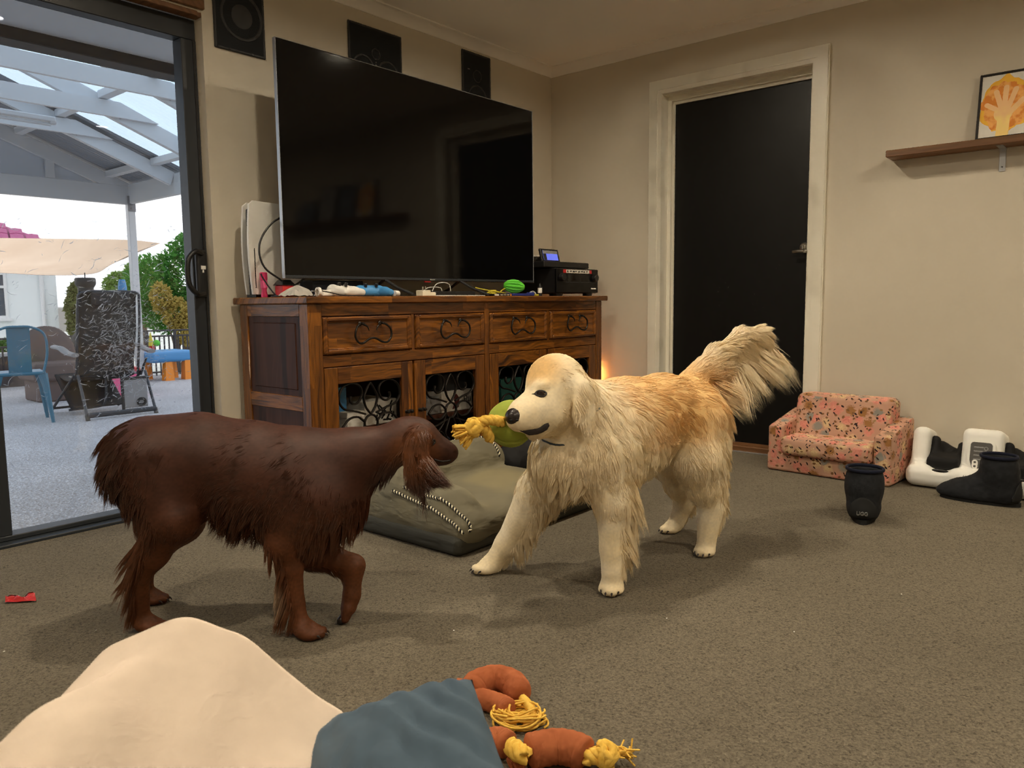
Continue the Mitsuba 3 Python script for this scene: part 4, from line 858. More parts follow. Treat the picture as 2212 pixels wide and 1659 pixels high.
wp = thing('power_outlet', 'white double power outlet with black plugs on the back wall behind the television', 'outlet')
part(wp, 'plate', rbox(-0.225, -0.130, -0.010, -0.0005, 1.065, 1.165, 0.004), 'mat_white', True)
for z in (1.095, 1.138): part(wp, 'plug', rbox(-0.222, -0.185, -0.045, -0.010, z - 0.016, z + 0.016, 0.006), 'mat_black', True)

# ---------------------------------------------------------------- flush wall speakers above the television
mat('mat_grille', lambda p, n, uv: mix(lin(27, 29, 32), lin(40, 43, 46), noise(p.x * 700, p.y * 10, p.z * 700)), 0.8, 0.2)
def wall_speaker(label, x0, x1, z0, z1):
    t = thing('wall_speaker', label, 'speaker')
    part(t, 'frame', cat(*hframe(x0, x1, z0, z1, 0.012, -0.010, 0.0, 0.003)), 'mat_charcoal')
    part(t, 'grille', box(x0 + 0.010, x1 - 0.010, -0.008, -0.0005, z0 + 0.010, z1 - 0.010), 'mat_grille')
    return t
s1 = wall_speaker('black square wall speaker with a round driver above the slider side of the television', -2.357, -2.114, 1.951, 2.26)
def ringx(cx, cz, r, w, y=-0.008): return lathe([(r, 0), (r + w * 0.3, 0.003), (r + w, 0.003), (r + w * 1.2, 0)], 40, (cx, y, cz), (0, -1, 0))
part(s1, 'driver', cat(lathe([(0, 0.002), (0.03, 0.004), (0.05, 0.001)], 40, (-2.225, -0.008, 2.105), (0, -1, 0)), ringx(-2.225, 2.105, 0.088, 0.012)), 'mat_charcoal', 40)
part(s1, 'screw', cat([lathe([(0, 0.002), (0.003, 0.002), (0.003, 0)], 8, (x, -0.010, z), (0, -1, 0)) for x in (-2.29, -2.18) for z in (1.957,)]), 'mat_black')
s2 = wall_speaker('black square wall speaker with two drivers behind the top of the television', -1.650, -1.303, 1.90, 2.247)
part(s2, 'driver', cat(ringx(-1.56, 2.03, 0.062, 0.010), ringx(-1.40, 2.03, 0.062, 0.010), ringx(-1.48, 2.12, 0.022, 0.006)), 'mat_charcoal', 40)
part(s2, 'brand_dots', cat([lathe([(0, 0.002), (0.003, 0.002), (0.003, 0)], 8, (-1.48, -0.008, 2.095 - 0.014 * i), (0, -1, 0)) for i in range(4)]), 'mat_grey')
s3 = wall_speaker('narrow black wall speaker nearest the room corner', -0.845, -0.602, 1.94, 2.298)
part(s3, 'driver', cat(ringx(-0.72, 2.04, 0.07, 0.010), ringx(-0.72, 2.17, 0.03, 0.006)), 'mat_charcoal', 40)
part(s3, 'badge', box(-0.80, -0.785, -0.0095, -0.008, 2.196, 2.200), 'mat_grey')

# ---------------------------------------------------------------- wall shelf with frames on the right wall
sh = thing('wall_shelf', 'brown timber wall shelf on metal brackets on the right wall', 'shelf')
part(sh, 'board', box(-0.125, -0.0005, -3.75, -2.085, 1.528, 1.560, 0.003), 'mat_shelf_wood')
for y in (-2.545, -3.35): 
    b = part(sh, 'bracket', cat(box(-0.10, -0.001, y - 0.013, y + 0.013, 1.5245, 1.528), box(-0.004, -0.001, y - 0.013, y + 0.013, 1.425, 1.5245, 0.0008)), 'mat_aluminium')
    part(b, 'screw', lathe([(0, 0.0025), (0.003, 0.0025), (0.003, 0)], 10, (-0.004, y, 1.445), (-1, 0, 0)), 'mat_black')
def picture(label, y0, w, h, m, lean=0.06, hand=False):
    t = thing('picture_frame', label, 'picture frame')
    M = trimesh.transformations.translation_matrix((-0.075, y0, 1.5605)) @ rot(math.atan2(lean, h), (0, 1, 0))
    def PF(q): return xf(q, M)          # local: y from 0 to -w, z from 0 to h, front face at x = 0
    f = [box(-0.006, 0.014, -0.010, 0, 0, h, 0.002), box(-0.006, 0.014, -w, -w + 0.010, 0, h, 0.002), box(-0.006, 0.014, -w + 0.010, -0.010, 0, 0.010, 0.002), box(-0.006, 0.014, -w + 0.010, -0.010, h - 0.010, h, 0.002)]
    part(t, 'frame', PF(cat(f)), 'mat_black')
    part(t, 'sheet', PF(box(0.0, 0.012, -w + 0.009, -0.009, 0.009, h - 0.009)), m)
    if hand:
        def blot(cy, cz, ry, rz, seed, n=64, rough=0.25):
            a = np.linspace(0, 2 * np.pi, n, endpoint=False); q = np.stack([np.cos(a) * 2.5, np.sin(a) * 2.5, 0 * a + seed], 1)
            r = 1 + rough * (meshkit.fbm(q, 4, seed) - 0.5) * 2
            return sg.Polygon(np.stack([cy + ry * r * np.cos(a), cz + rz * r * np.sin(a)], 1)).buffer(0)
        clip = sg.box(0.0105, 0.0105, w - 0.0105, h - 0.0105)
        def flat(P, x): 
            P = P.intersection(clip)
            ms = [extrude(g, 0.0003) for g in getattr(P, 'geoms', [P]) if g.area > 1e-6]
            return PF(frame_to(cat(ms), (x, 0, 0), (0, -1, 0), (0, 0, 1), (-1, 0, 0)))
        part(t, 'yellow_paint', flat(blot(0.110, 0.150, 0.098, 0.122, 3), -0.0002), 'mat_paint_yellow')
        part(t, 'orange_paint', flat(blot(0.108, 0.152, 0.088, 0.105, 11, rough=0.4), -0.0005), 'mat_paint_orange')
        from shapely.ops import unary_union
        P = [sg.LineString([(0.100, 0.0), (0.103, 0.085)]).buffer(0.024), sg.Point(0.100, 0.11).buffer(0.036)]
        for (a, b, r) in (((0.075, 0.13), (0.035, 0.158), 0.010), ((0.090, 0.14), (0.068, 0.212), 0.0105), ((0.103, 0.145), (0.105, 0.228), 0.0105), ((0.118, 0.14), (0.142, 0.215), 0.0105), ((0.128, 0.115), (0.172, 0.165), 0.0115)):
            P.append(sg.LineString([a, b]).buffer(r))
        part(t, 'hand_print', flat(unary_union(P).buffer(-0.002).buffer(0.002), -0.0009), 'mat_paint_pink')
mat('mat_paint_yellow', lin(232, 178, 62), 0.8); mat('mat_paint_orange', lambda p, n, uv: mix(lin(214, 130, 52), lin(236, 172, 96), smoothstep(0.35, 0.65, fbm(p.y * 40, p.z * 40, 2.0, 4))), 0.8); mat('mat_paint_pink', lambda p, n, uv: mix(lin(236, 190, 138), lin(240, 208, 130), smoothstep(1.60, 1.68, 3.28 - p.z + 0.05 * noise(p.y * 60, p.z * 60))), 0.8)
mat('mat_print_grey', lambda p, n, uv: mix(lin(120, 124, 128), lin(196, 194, 188), fbm(p.y * 18, p.z * 18, 4.0, 4)), 0.7)
mat('mat_print_blue', lambda p, n, uv: mix(lin(40, 60, 84), lin(150, 160, 168), fbm(p.y * 14, p.z * 14, 9.0, 4)), 0.7)
picture('black framed orange hand print painting at the left end of the wall shelf', -2.445, 0.222, 0.300, 'mat_paper', 0.055, True)
picture('second black framed picture from the left on the wall shelf', -2.70, 0.22, 0.29, 'mat_print_blue')
picture('third black framed picture from the left on the wall shelf', -2.95, 0.22, 0.30, 'mat_print_grey')
picture('last black framed picture at the right of the wall shelf', -3.25, 0.26, 0.20, 'mat_print_blue')
# ---------------------------------------------------------------- helpers on distance bodies
def body_eval(B, P):
    D = np.full(P.shape[:-1], 9.0)
    for pr in B.prims:
        d = B.dist(pr, P); k = pr[5]
        if pr[6].get('sub'): e = np.maximum(k - np.abs(-d - D), 0) / k; D = np.maximum(D, -d) + e * e * k * 0.25
        else: e = np.maximum(k - np.abs(d - D), 0) / k; D = np.minimum(D, d) - e * e * k * 0.25
    return D
def body_grad(B, P, e=0.002):
    g = np.stack([body_eval(B, P + e * np.eye(3)[k]) - body_eval(B, P - e * np.eye(3)[k]) for k in range(3)], -1)
    return g / (np.linalg.norm(g, axis=-1, keepdims=True) + 1e-9)
def snap(B, P, lift=0.0, n=8):
    P = np.array(P, float)
    for _ in range(n): P = P - (body_eval(B, P) - lift)[..., None] * body_grad(B, P)
    return P
def twist(path, r, turns_per_m, ph, rs):
    """one strand of a twisted cord along path"""
    P = np.asarray(path); t = np.gradient(P, axis=0); t /= np.linalg.norm(t, axis=1, keepdims=True)
    s = np.concatenate([[0], np.cumsum(np.linalg.norm(np.diff(P, axis=0), axis=1))])
    a = np.where(np.abs(t[:, 2:]) < 0.9, [[0, 0, 1.0]], [[1.0, 0, 0]]); u = np.cross(t, a); u /= np.linalg.norm(u, axis=1, keepdims=True); v = np.cross(t, u)
    an = 2 * np.pi * turns_per_m * s + ph
    return tube(P + r * (np.cos(an)[:, None] * u + np.sin(an)[:, None] * v), rs, 6)
def resample(P, step):
    P = np.asarray(P, float); s = np.concatenate([[0], np.cumsum(np.linalg.norm(np.diff(P, axis=0), axis=1))])
    q = np.linspace(0, s[-1], max(int(s[-1] / step), 4)); return np.stack([np.interp(q, s, P[:, k]) for k in range(3)], 1)

# ---------------------------------------------------------------- dog bed
db = thing('dog_bed', 'olive grey bolster dog bed with black and white cord piping on the carpet', 'dog bed')
def bedcloth(p, n, uv):
    return mix(mix(lin(92, 88, 74), lin(118, 112, 92), fbm(p.x * 7, p.y * 7, p.z * 7, 4)), lin(134, 124, 92), 0.55 * smoothstep(0.5, 0.75, fbm(p.x * 3 + 4, p.y * 3, 1.0, 3)))
def bedbump(p, n, uv): return fbm(p.x * 14 + 3 * p.z, p.y * 14, p.z * 30, 4) + 0.02 * noise(p.x * 500, p.y * 500, p.z * 500)
mat('mat_bedcloth', bedcloth, 0.8, 0.3, bump=bedbump, bscale=0.014, sheen=0.5)
mat('mat_bedbase', lin(58, 58, 52), 0.75, 0.3, bump=bedbump, bscale=0.010)
BB = Body(0.009)
BB.bx((-1.90, -1.0, 0.075), (0.42, 0.37, 0.045), 0.035, k=0.02)
BB.chain([((-2.20, -0.73, 0.145), 0.110), ((-2.20, -1.02, 0.135), 0.112), ((-2.215, -1.22, 0.105), 0.090), ((-2.23, -1.30, 0.075), 0.055)], k=0.05)
BB.chain([((-2.18, -0.73, 0.15), 0.108), ((-1.60, -0.74, 0.140), 0.106), ((-1.52, -0.745, 0.130), 0.098)], k=0.03)
bedm = BB.mesh()
part(db, 'cushion', bedm, 'mat_bedcloth', True)
part(db, 'base', rbox(-2.335, -1.49, -1.365, -0.63, 0.0, 0.075, 0.03), 'mat_bedbase', True)
pts = [[(-2.4121, -1.0237, 0.2250), (-2.4260, -1.1483, 0.2200), (-2.4502, -1.2681, 0.2150), (-2.4369, -1.3417, 0.1900), (-2.4131, -1.3915, 0.1500), (-2.3909, -1.4214, 0.1100), (-2.3626, -1.4251, 0.0850)],
       [(-2.3622, -1.0762, 0.2400), (-2.3455, -1.1783, 0.2350), (-2.3178, -1.2869, 0.2100), (-2.2881, -1.3670, 0.1650), (-2.2881, -1.4300, 0.1200), (-2.3213, -1.4906, 0.1000)],
       [(-1.6744, -0.6477, 0.2500), (-1.5901, -0.6789, 0.2500), (-1.5216, -0.7328, 0.2350), (-1.5212, -0.8043, 0.2100), (-1.5186, -0.8438, 0.1600)]]
for P in pts:
    Q = resample(snap(BB, spline(P, 60), 0.004), 0.003)
    part(db, 'piping', twist(Q, 0.0028, 75, 0.0, 0.0034), 'mat_cream', True, label='cream strand of the twisted cord piping')
    part(db, 'piping', twist(Q, 0.0028, 75, np.pi, 0.0034), 'mat_black_matte', True, label='black strand of the twisted cord piping')
solo('black_bag', Body(0.008).chain([((-1.31, -0.73, 0.085), 0.085), ((-1.15, -0.74, 0.095), 0.095), ((-1.0, -0.74, 0.07), 0.07)], 0.05).mesh(lambda D, P: D + 0.012 * (meshkit.fbm(P * 14, 3) - 0.5)), 'mat_black_matte', 'black soft bag on the carpet between the dog bed and the sideboard', 'bag', True)

# ---------------------------------------------------------------- child's floral sofa
def floral(p, n, uv):
    # the face's own two axes, so that the print keeps its size on every side
    ax, ay, az = dr.abs(n.x), dr.abs(n.y), dr.abs(n.z)
    u = dr.select(ay > dr.maximum(ax, az), p.x, p.y); v = dr.select(az > dr.maximum(ax, ay), p.x, p.z)
    u = u + 0.012 * noise(p.y * 30, p.z * 30); v = v + 0.012 * noise(p.y * 30 + 9, p.z * 30)
    c = mix(lin(184, 138, 118), lin(194, 154, 130), fbm(u * 16, v * 16, 1.0, 3))
    d, e, r = voronoi(u / 0.060, v / 0.060)
    petal = d + 0.10 * dr.sin(14 * noise(u * 60, v * 60) * 3.14)
    bloom = mix(mix(lin(204, 126, 112), lin(214, 150, 132), noise(u * 90, v * 90)), lin(208, 182, 140), smoothstep(0.45, 0.5, r))
    bloom = mix(bloom, lin(138, 134, 126), smoothstep(0.72, 0.74, r)); bloom = mix(bloom, lin(150, 104, 60), smoothstep(0.88, 0.90, r))
    c = mix(c, bloom, smoothstep(0.40, 0.33, petal))
    c = mix(c, lin(176, 96, 84), 0.7 * smoothstep(0.05, 0.0, dr.abs(petal - 0.22)) * smoothstep(0.72, 0.7, r))
    d2, e2, r2 = voronoi(u / 0.034 + 7.3, v / 0.026)
    c = mix(c, mix(lin(206, 176, 124), lin(120, 84, 52), smoothstep(0.4, 0.6, r2)), smoothstep(0.22, 0.17, d2) * smoothstep(0.5, 0.52, r2))
    a = 0.7071 * (u + v); b = 0.7071 * (u - v)
    d3, e3, r3 = voronoi(a / 0.040 + 3.1, b / 0.019)
    c = mix(c, lin(38, 24, 26), smoothstep(0.20, 0.15, d3) * smoothstep(0.62, 0.64, r3))
    d4, e4, r4 = voronoi(a / 0.017 + 31, b / 0.036)
    c = mix(c, lin(46, 30, 28), smoothstep(0.17, 0.13, d4) * smoothstep(0.80, 0.82, r4))
    return c
mat('mat_floral', floral, 0.75, 0.3, bump=lambda p, n, uv: fbm(p.x * 12, p.y * 9, p.z * 20, 3), bscale=0.008, sheen=0.3)
so = thing('kids_sofa', "child's small pink floral foam sofa against the right wall", 'sofa')
SM = trimesh.transformations.translation_matrix((-0.380, -1.935, 0)) @ rotz(math.radians(-4.5))
def SO(m): return xf(m, SM)      # local: x into the wall, y left positive, front at x = 0
part(so, 'base', SO(rbox(0.0, 0.30, -0.30, 0.30, 0.002, 0.095, 0.016)), 'mat_floral', True)
part(so, 'seat_cushion', SO(rbox(-0.035, 0.25, -0.215, 0.222, 0.092, 0.186, 0.030)), 'mat_floral', True)
def arm(y0, y1):
    P = []
    s = trimesh.creation.uv_sphere(0.018, count=[6, 10]).vertices
    for y in (y0 + 0.018, y1 - 0.018):
        for x, z in ((0.018, 0.03), (0.018, 0.215), (0.30, 0.03), (0.30, 0.275)): P.append(s + [x, y, z])
    return hull(np.concatenate(P))
part(so, 'armrest', SO(arm(0.215, 0.298)), 'mat_floral', True); part(so, 'armrest', SO(arm(-0.298, -0.215)), 'mat_floral', True)
bs = trimesh.creation.uv_sphere(0.032, count=[8, 14]).vertices
part(so, 'backrest', SO(hull(np.concatenate([bs + [x, y, z] for y in (-0.205, 0.205) for x, z in ((0.155, 0.12), (0.215, 0.350), (0.285, 0.12), (0.285, 0.350))]))), 'mat_floral', True)

# ---------------------------------------------------------------- white foot massager
ms = thing('foot_massager', 'glossy white foot massager with two black foot openings and a grey control panel', 'massager')
MB_ = Body(0.006)
mx, my = -0.18, -2.56
MB_.bx((mx, my, 0.055), (0.145, 0.290, 0.050), 0.04, k=0.03)
for yy, hw, tz in ((my + 0.245, 0.040, 0.240), (my, 0.085, 0.252), (my - 0.245, 0.040, 0.240)):
    MB_.bx((mx + 0.035, yy, tz / 2 + 0.02), (0.095, hw, tz / 2 - 0.01), 0.034, R=rot(math.radians(-14), (0, 1, 0))[:3, :3], k=0.03)
for s in (1, -1):
    yc = my + s * 0.145
    MB_.bx((mx, yc, 0.22), (0.30, 0.062, 0.135), 0.055, k=0.012, sub=True)
part(ms, 'shell', MB_.mesh(), 'mat_white_gloss', True)
for s in (1, -1):
    yc = my + s * 0.145
    B = Body(0.006)
    B.bx((mx + 0.02, yc, 0.115), (0.125, 0.066, 0.03), 0.02)
    B.chain([((mx - 0.02, yc + 0.048, 0.10), 0.026), ((mx + 0.02, yc + 0.052, 0.20), 0.022)], 0.03)
    B.chain([((mx - 0.02, yc - 0.050, 0.10), 0.022), ((mx + 0.03, yc - 0.055, 0.185), 0.016)], 0.03)
    B.cone((mx + 0.08, yc - 0.03, 0.12), (mx + 0.08, yc + 0.04, 0.15), 0.03, 0.04, 0.03)
    part(ms, 'foot_sleeve', B.mesh(), 'mat_black_matte', True)
    part(ms, 'vent', frame_to(extrude(sg.Point(0, 0).buffer(1).exterior.coords, 0.004), (-0.3265, yc, 0.083), (0, -0.034, 0), (0, 0, 0.006), (-1, 0, 0)), 'mat_black') if False else part(ms, 'vent', xf(trimesh.creation.icosphere(3, 1.0), trimesh.transformations.translation_matrix((-0.312, yc, 0.088)) @ np.diag([0.006, 0.034, 0.009, 1])), 'mat_black', True)
pn = unit((-1, 0, math.tan(math.radians(14)))); pz = unit((math.tan(math.radians(14)), 0, 1)); po = np.array((-0.262, my, 0.165))
hits = snap(MB_, [po, po + 0.03 * pz, po - 0.07 * pz])
po = hits[0]
def onp(poly, d, o=po): return frame_to(extrude(poly, d), o, (0, -1, 0), pz, np.cross((0, -1, 0), pz))
rr_ = sg.box(-0.042, -0.062, 0.042, 0.062).intersection(sg.Polygon([(-0.042, 0.062), (0.042, 0.062), (0.042, -0.02), (0.028, -0.062), (-0.028, -0.062), (-0.042, -0.02)])).buffer(-0.014).buffer(0.014)
part(ms, 'panel_rim', onp(rr_.buffer(0.011), 0.010), 'mat_white_gloss', 30)
mat('mat_panel', lin(78, 76, 74), 0.4)
part(ms, 'control_panel', onp(rr_, 0.0125), 'mat_panel')
icons = [onp(sg.LineString([(-0.026, 0.040 - 0.018 * i), (0.006, 0.040 - 0.018 * i)]).buffer(0.0028), 0.0132) for i in range(4)] + [onp(sg.Point(0.018, 0.036 - 0.018 * i).buffer(0.0085).difference(sg.Point(0.018, 0.036 - 0.018 * i).buffer(0.0055)), 0.0132) for i in range(4)]
part(ms, 'panel_print', cat(icons), 'mat_grey')
for sx in (-0.020, 0.020):
    P = sg.LineString([(sx, -0.028), (sx, -0.046)]).buffer(0.0115)
    P = P.difference(sg.Point(sx, -0.028).buffer(0.005)).difference(sg.Point(sx, -0.046).buffer(0.005))
    part(ms, 'button', onp(P, 0.0145), 'mat_white')
tx = snap(MB_, [(-0.33, my + 0.052, 0.072), (-0.33, my - 0.04, 0.072)], 0.0006)
part(ms, 'brand_name', text_on('HoMEDiCS', 0.0135, tx[0] + [-0.004, 0.0, 0], tx[1] - tx[0], (0.25, 0, 1), 0.004), 'mat_grey')

# ---------------------------------------------------------------- black sheepskin boots
mat('mat_boot', lambda p, n, uv: mix(lin(24, 26, 29), lin(40, 42, 46), fbm(p.x * 60, p.y * 60, p.z * 60, 3)), 0.9, 0.2, bump=lambda p, n, uv: noise(p.x * 300, p.y * 300, p.z * 300), bscale=0.0015, sheen=0.6)
mat('mat_boot_top', lin(24, 28, 44), 0.9, 0.2, sheen=0.6); mat('mat_sole', lin(32, 33, 34), 0.8, 0.3)
def boot(label, o, yaw, lean=0.0):
    t = thing('ankle_boot', label, 'boot')
    M = trimesh.transformations.translation_matrix(o) @ rotz(yaw)       # local: toe along +x, heel at x = 0
    B = Body(0.006)
    B.chain([((0.065, 0, 0.070), 0.058), ((0.075, lean * 0.02, 0.13), 0.064), ((0.082, lean * 0.03, 0.168), 0.068)], 0.03)
    B.chain([((0.055, 0, 0.044), 0.053), ((0.15, 0, 0.046), 0.052), ((0.225, 0, 0.040), 0.044), ((0.266, 0, 0.034), 0.030)], 0.03)
    B.chain([((0.11, 0, 0.10), 0.05), ((0.20, 0, 0.055), 0.03)], 0.03)
    B.ell((0.18, 0, 0.03), (0.13, 0.054, 0.03), k=0.03)
    B.cone((0.082, lean * 0.03, 0.16), (0.084, lean * 0.03, 0.26), 0.046, 0.060, 0.01); B.prims[-1][6]['sub'] = True
    B.bx((0.1, 0, 0.29), (0.3, 0.3, 0.085), 0.001, k=0.008, sub=True); B.bx((0.1, 0, -0.088), (0.3, 0.3, 0.1), 0.001, k=0.004, sub=True)
    m = B.mesh()
    part(t, 'upper', xf(m, M), 'mat_boot', True)
    ou = [(0.012, 0.03), (0.0, 0.0), (0.012, -0.03)]
    a = np.linspace(0, 2 * np.pi, 40, endpoint=False)
    foot = np.stack([0.146 + 0.150 * np.cos(a), (0.049 + 0.006 * np.cos(a)) * np.sin(a)], 1)
    part(t, 'sole', xf(extrude(foot, 0.018), M), 'mat_sole')
    ring = np.stack([0.083 + 0.0665 * np.cos(a), lean * 0.03 + 0.0665 * np.sin(a), 0 * a + 0.2035], 1)
    part(t, 'collar', xf(tube(ring, 0.0055, 10, closed=True, flat=(0.9, 1.3, (0, 0, 1))), M), 'mat_boot_top', True)
    part(t, 'heel_patch', xf(snap_patch(B, 0.005), M), 'mat_sole', True)
    return t, M, B
def snap_patch(B, lift):
    def f(u, v):
        an = np.pi + (u - 0.5) * 1.7; h = 0.022 + 0.085 * v * np.sqrt(np.clip(1 - (2 * u - 1) ** 2 * 0.95, 0, 1))
        P = np.stack([0.065 + 0.075 * np.cos(an), 0.075 * np.sin(an), h], -1)
        return snap(B, P, lift, 6)
    return grid(f, 14, 8, 0.004)
t, M, B = boot('black ankle boot seen from behind standing alone on the carpet by the floral sofa', (-1.085, -2.305, 0.0), math.radians(14), 0.0)
tx = snap(B, [(-0.02, 0.027, 0.040), (-0.02, -0.027, 0.040)], 0.0105)
tx -= [0.006, 0, 0]
part(t, 'brand_name', xf(text_on('UGG', 0.0135, tx[0], tx[1] - tx[0], (-0.10, 0, 1), 0.006, True), M), 'mat_aluminium')
boot('black ankle boot with its side to the camera in front of the white massager', (-0.43, -2.735, 0.0), math.radians(88), 0.0)
boot('black ankle boot at the right edge behind the other boot', (-0.33, -2.93, 0.0), math.radians(70), 0.0) if False else None

# ---------------------------------------------------------------- small litter
wr = thing('sweet_wrapper', 'crumpled red and silver sweet wrapper on the carpet by the slider', 'wrapper')
wc = np.array([-3.405, -0.605, 0.0])
def foil(u, v):
    q = np.stack([u * 5, v * 4, 0 * u], -1)
    return wc + np.stack([(u - 0.5) * 0.062 + (v - 0.5) * 0.01, (v - 0.5) * 0.034 * (0.6 + 0.6 * u) - (u - 0.5) * 0.05, 0.004 + 0.022 * meshkit.noise(q, 5) * np.sin(np.pi * np.clip(v * 0.9 + 0.05, 0, 1))], -1)
part(wr, 'film', grid(foil, 14, 9, 0.0006), 'mat_red')
part(wr, 'silver_edge', grid(lambda u, v: foil(u * 0.9 + 0.05, 0.72 + 0.26 * v) + [0, 0, 0.003], 12, 5, 0.0005), 'mat_chrome')
cr = []
for (x, y) in [(-2.80, -0.95), (-3.55, -0.95), (-3.62, -1.35), (-2.75, -1.75), (-2.33, -2.15), (-3.35, -1.0), (-2.2, -2.45), (-1.75, -2.6), (-2.9, -0.35), (-2.97, -0.40)]:
    cr.append(move(xf(trimesh.creation.icosphere(1, 0.0022), np.diag([1.3, 0.8, 0.6, 1])), (x, y, 0.002)))
solo('crumbs', cat(cr), 'mat_white', 'tiny white crumbs scattered over the carpet', 'crumbs'); labels['crumbs']['kind'] = 'stuff'

# ---------------------------------------------------------------- plush sausage rope toy
tt = thing('sausage_toy', 'brown plush sausage dog toy joined by yellow rope on the carpet in front', 'dog toy')
mat('mat_plush', lambda p, n, uv: mix(lin(138, 74, 46), lin(172, 102, 66), fbm(p.x * 40, p.y * 40, p.z * 40, 4)), 0.95, 0.1, bump=lambda p, n, uv: fbm(p.x * 90, p.y * 90, p.z * 90, 3), bscale=0.004, sheen=0.8)
mat('mat_rope', lambda p, n, uv: mix(lin(206, 158, 50), lin(236, 200, 104), fbm(p.x * 150, p.y * 150, p.z * 150, 3)), 0.9, 0.2)
def sausage(P, r, rough=0.004):
    Q = spline(P, 36); t = np.linspace(0, 1, 36)
    rad = r * np.clip(np.minimum(t, 1 - t) * 9 + 0.35, 0, 1) ** 0.6 * (1 + 0.022 * np.sin(t * 60))
    return tube(Q, rad, 18)
part(tt, 'sausage', sausage([(-2.9992, -2.0475, 0.0300), (-2.9692, -2.0362, 0.0350), (-2.9251, -2.0513, 0.0350), (-2.9196, -2.0976, 0.0350), (-2.9449, -2.1393, 0.0300)], 0.030), 'mat_plush', True)
part(tt, 'sausage', sausage([(-2.9999, -2.0232, 0.0200), (-2.9883, -2.0804, 0.0220), (-2.9837, -2.1220, 0.0220), (-2.9885, -2.1452, 0.0220)], 0.022), 'mat_plush', True)
part(tt, 'sausage', sausage([(-3.1283, -2.1949, 0.0280), (-3.0950, -2.2066, 0.0280), (-3.0951, -2.2358, 0.0280)], 0.026), 'mat_plush', True)
part(tt, 'sausage', sausage([(-3.0928, -2.2746, 0.0300), (-3.0714, -2.2896, 0.0320), (-3.0423, -2.3111, 0.0320), (-3.0302, -2.3451, 0.0320), (-3.0293, -2.3685, 0.0280)], 0.032), 'mat_plush', True)
part(tt, 'tip', sausage([(-2.9830, -1.9875, 0.0300), (-2.9795, -1.9983, 0.0300), (-2.9776, -2.0106, 0.0300)], 0.009), 'mat_plush', True)
fl_ = [sausage([(-3.1018, -2.2729, 0.0200), (-3.1087, -2.2718, 0.0120), (-3.1181, -2.2684, 0.0080)], 0.012), sausage([(-3.1060, -2.2585, 0.0200), (-3.1135, -2.2568, 0.0120), (-3.1182, -2.2551, 0.0100)], 0.012)]
part(tt, 'frill', cat(fl_), 'mat_plush', True)
def cord(path, R, rs, tpm, n=3): return cat([twist(resample(path, 0.002), R, tpm, 2 * np.pi * k / n, rs) for k in range(n)])
part(tt, 'rope', cord([(-3.1067, -2.2526, 0.0400), (-3.1213, -2.2805, 0.0460), (-3.1193, -2.2963, 0.0450)], 0.009, 0.0095, 26), 'mat_rope', True)
part(tt, 'rope', cord([(-3.0376, -2.3680, 0.0300), (-3.0255, -2.3782, 0.0300), (-3.0085, -2.3853, 0.0300)], 0.008, 0.0085, 26), 'mat_rope', True)
kc = np.array((-3.0029, -2.3918, 0.0280)); kn_ = []
for k in range(5):
    a = np.linspace(0, 2 * np.pi, 30); R_ = rot(0.7 * k, (0.3, 0.2 * k, 1))[:3, :3] @ rot(1.2 + 0.5 * k, (1, 0.4, 0))[:3, :3]
    kn_.append(tube(kc + (np.stack([0.019 * np.cos(a), 0.019 * np.sin(a), 0.004 * np.sin(3 * a)], 1)) @ R_.T + [0, 0, 0.0], 0.0085, 8))
part(tt, 'knot', cat(kn_), 'mat_rope', True)
en = [tube(spline([kc + [0.0, 0, 0], kc + np.array([0.026, -0.02, 0.0]) + rng.normal(size=3) * 0.006, kc + np.array([0.04, -0.03, -0.004]) + rng.normal(size=3) * 0.009], 8), 0.0018, 5) for _ in range(24)]
part(tt, 'frayed_end', cat(en), 'mat_rope', True, kind='stuff')
tc = np.array((-2.9834, -2.1633, 0.0120)); st_ = []
e1, e2 = np.array([0.6428, -0.766, 0]), np.array([0.766, 0.6428, 0])
for k in range(46):
    a0 = rng.uniform(0, 6.28); rr = rng.uniform(0.02, 0.052); n = 9; off = rng.normal(size=2) * 0.009; z0 = rng.uniform(0.003, 0.030)
    a = a0 + np.linspace(0, rng.uniform(1.6, 5.0), n)
    P = tc + (off[0] + rr * 1.05 * np.cos(a))[:, None] * e1 + (off[1] + rr * 0.75 * np.sin(a))[:, None] * e2
    P[:, 2] = np.clip(z0 + 0.006 * np.sin(a * 2 + k), 0.0025, 0.04)
    st_.append(tube(spline(P, 26), 0.0024, 6))
st_.append(tube(spline([(-2.9454, -2.1448, 0.0300), (-2.9527, -2.1658, 0.0280), (-2.9640, -2.1871, 0.0200), (-2.9924, -2.1856, 0.0120)], 24), 0.010, 8))
part(tt, 'string_tangle', cat(st_), 'mat_rope', True, kind='stuff')

# ---------------------------------------------------------------- couch edge, blanket and cushion in the foreground
RT, FH = np.array([0.6443, -0.7648, 0.0]), np.array([0.7648, 0.6443, 0.0])
OC = np.array([CAM[0], CAM[1], 0.0])
def FG(m): return frame_to(m, OC, RT, FH, (0, 0, 1))
mat('mat_couch', lambda p, n, uv: mix(lin(92, 90, 88), lin(112, 110, 106), noise(p.x * 300, p.y * 300, p.z * 300)), 0.9)
co = thing('couch', 'grey couch that the photograph is taken from', 'couch')
part(co, 'seat', FG(rbox(-0.92, 0.40, -0.36, 0.70, 0.10, 0.306, 0.04)), 'mat_couch', True)
part(co, 'back', FG(rbox(-0.92, 0.40, -0.62, -0.37, 0.10, 0.80, 0.06)), 'mat_couch', True)
for x in (-0.82, 0.30):
    for y in (-0.5, 0.55): part(co, 'leg', FG(box(x - 0.03, x + 0.03, y - 0.03, y + 0.03, 0.0, 0.12, 0.004)), 'mat_black')
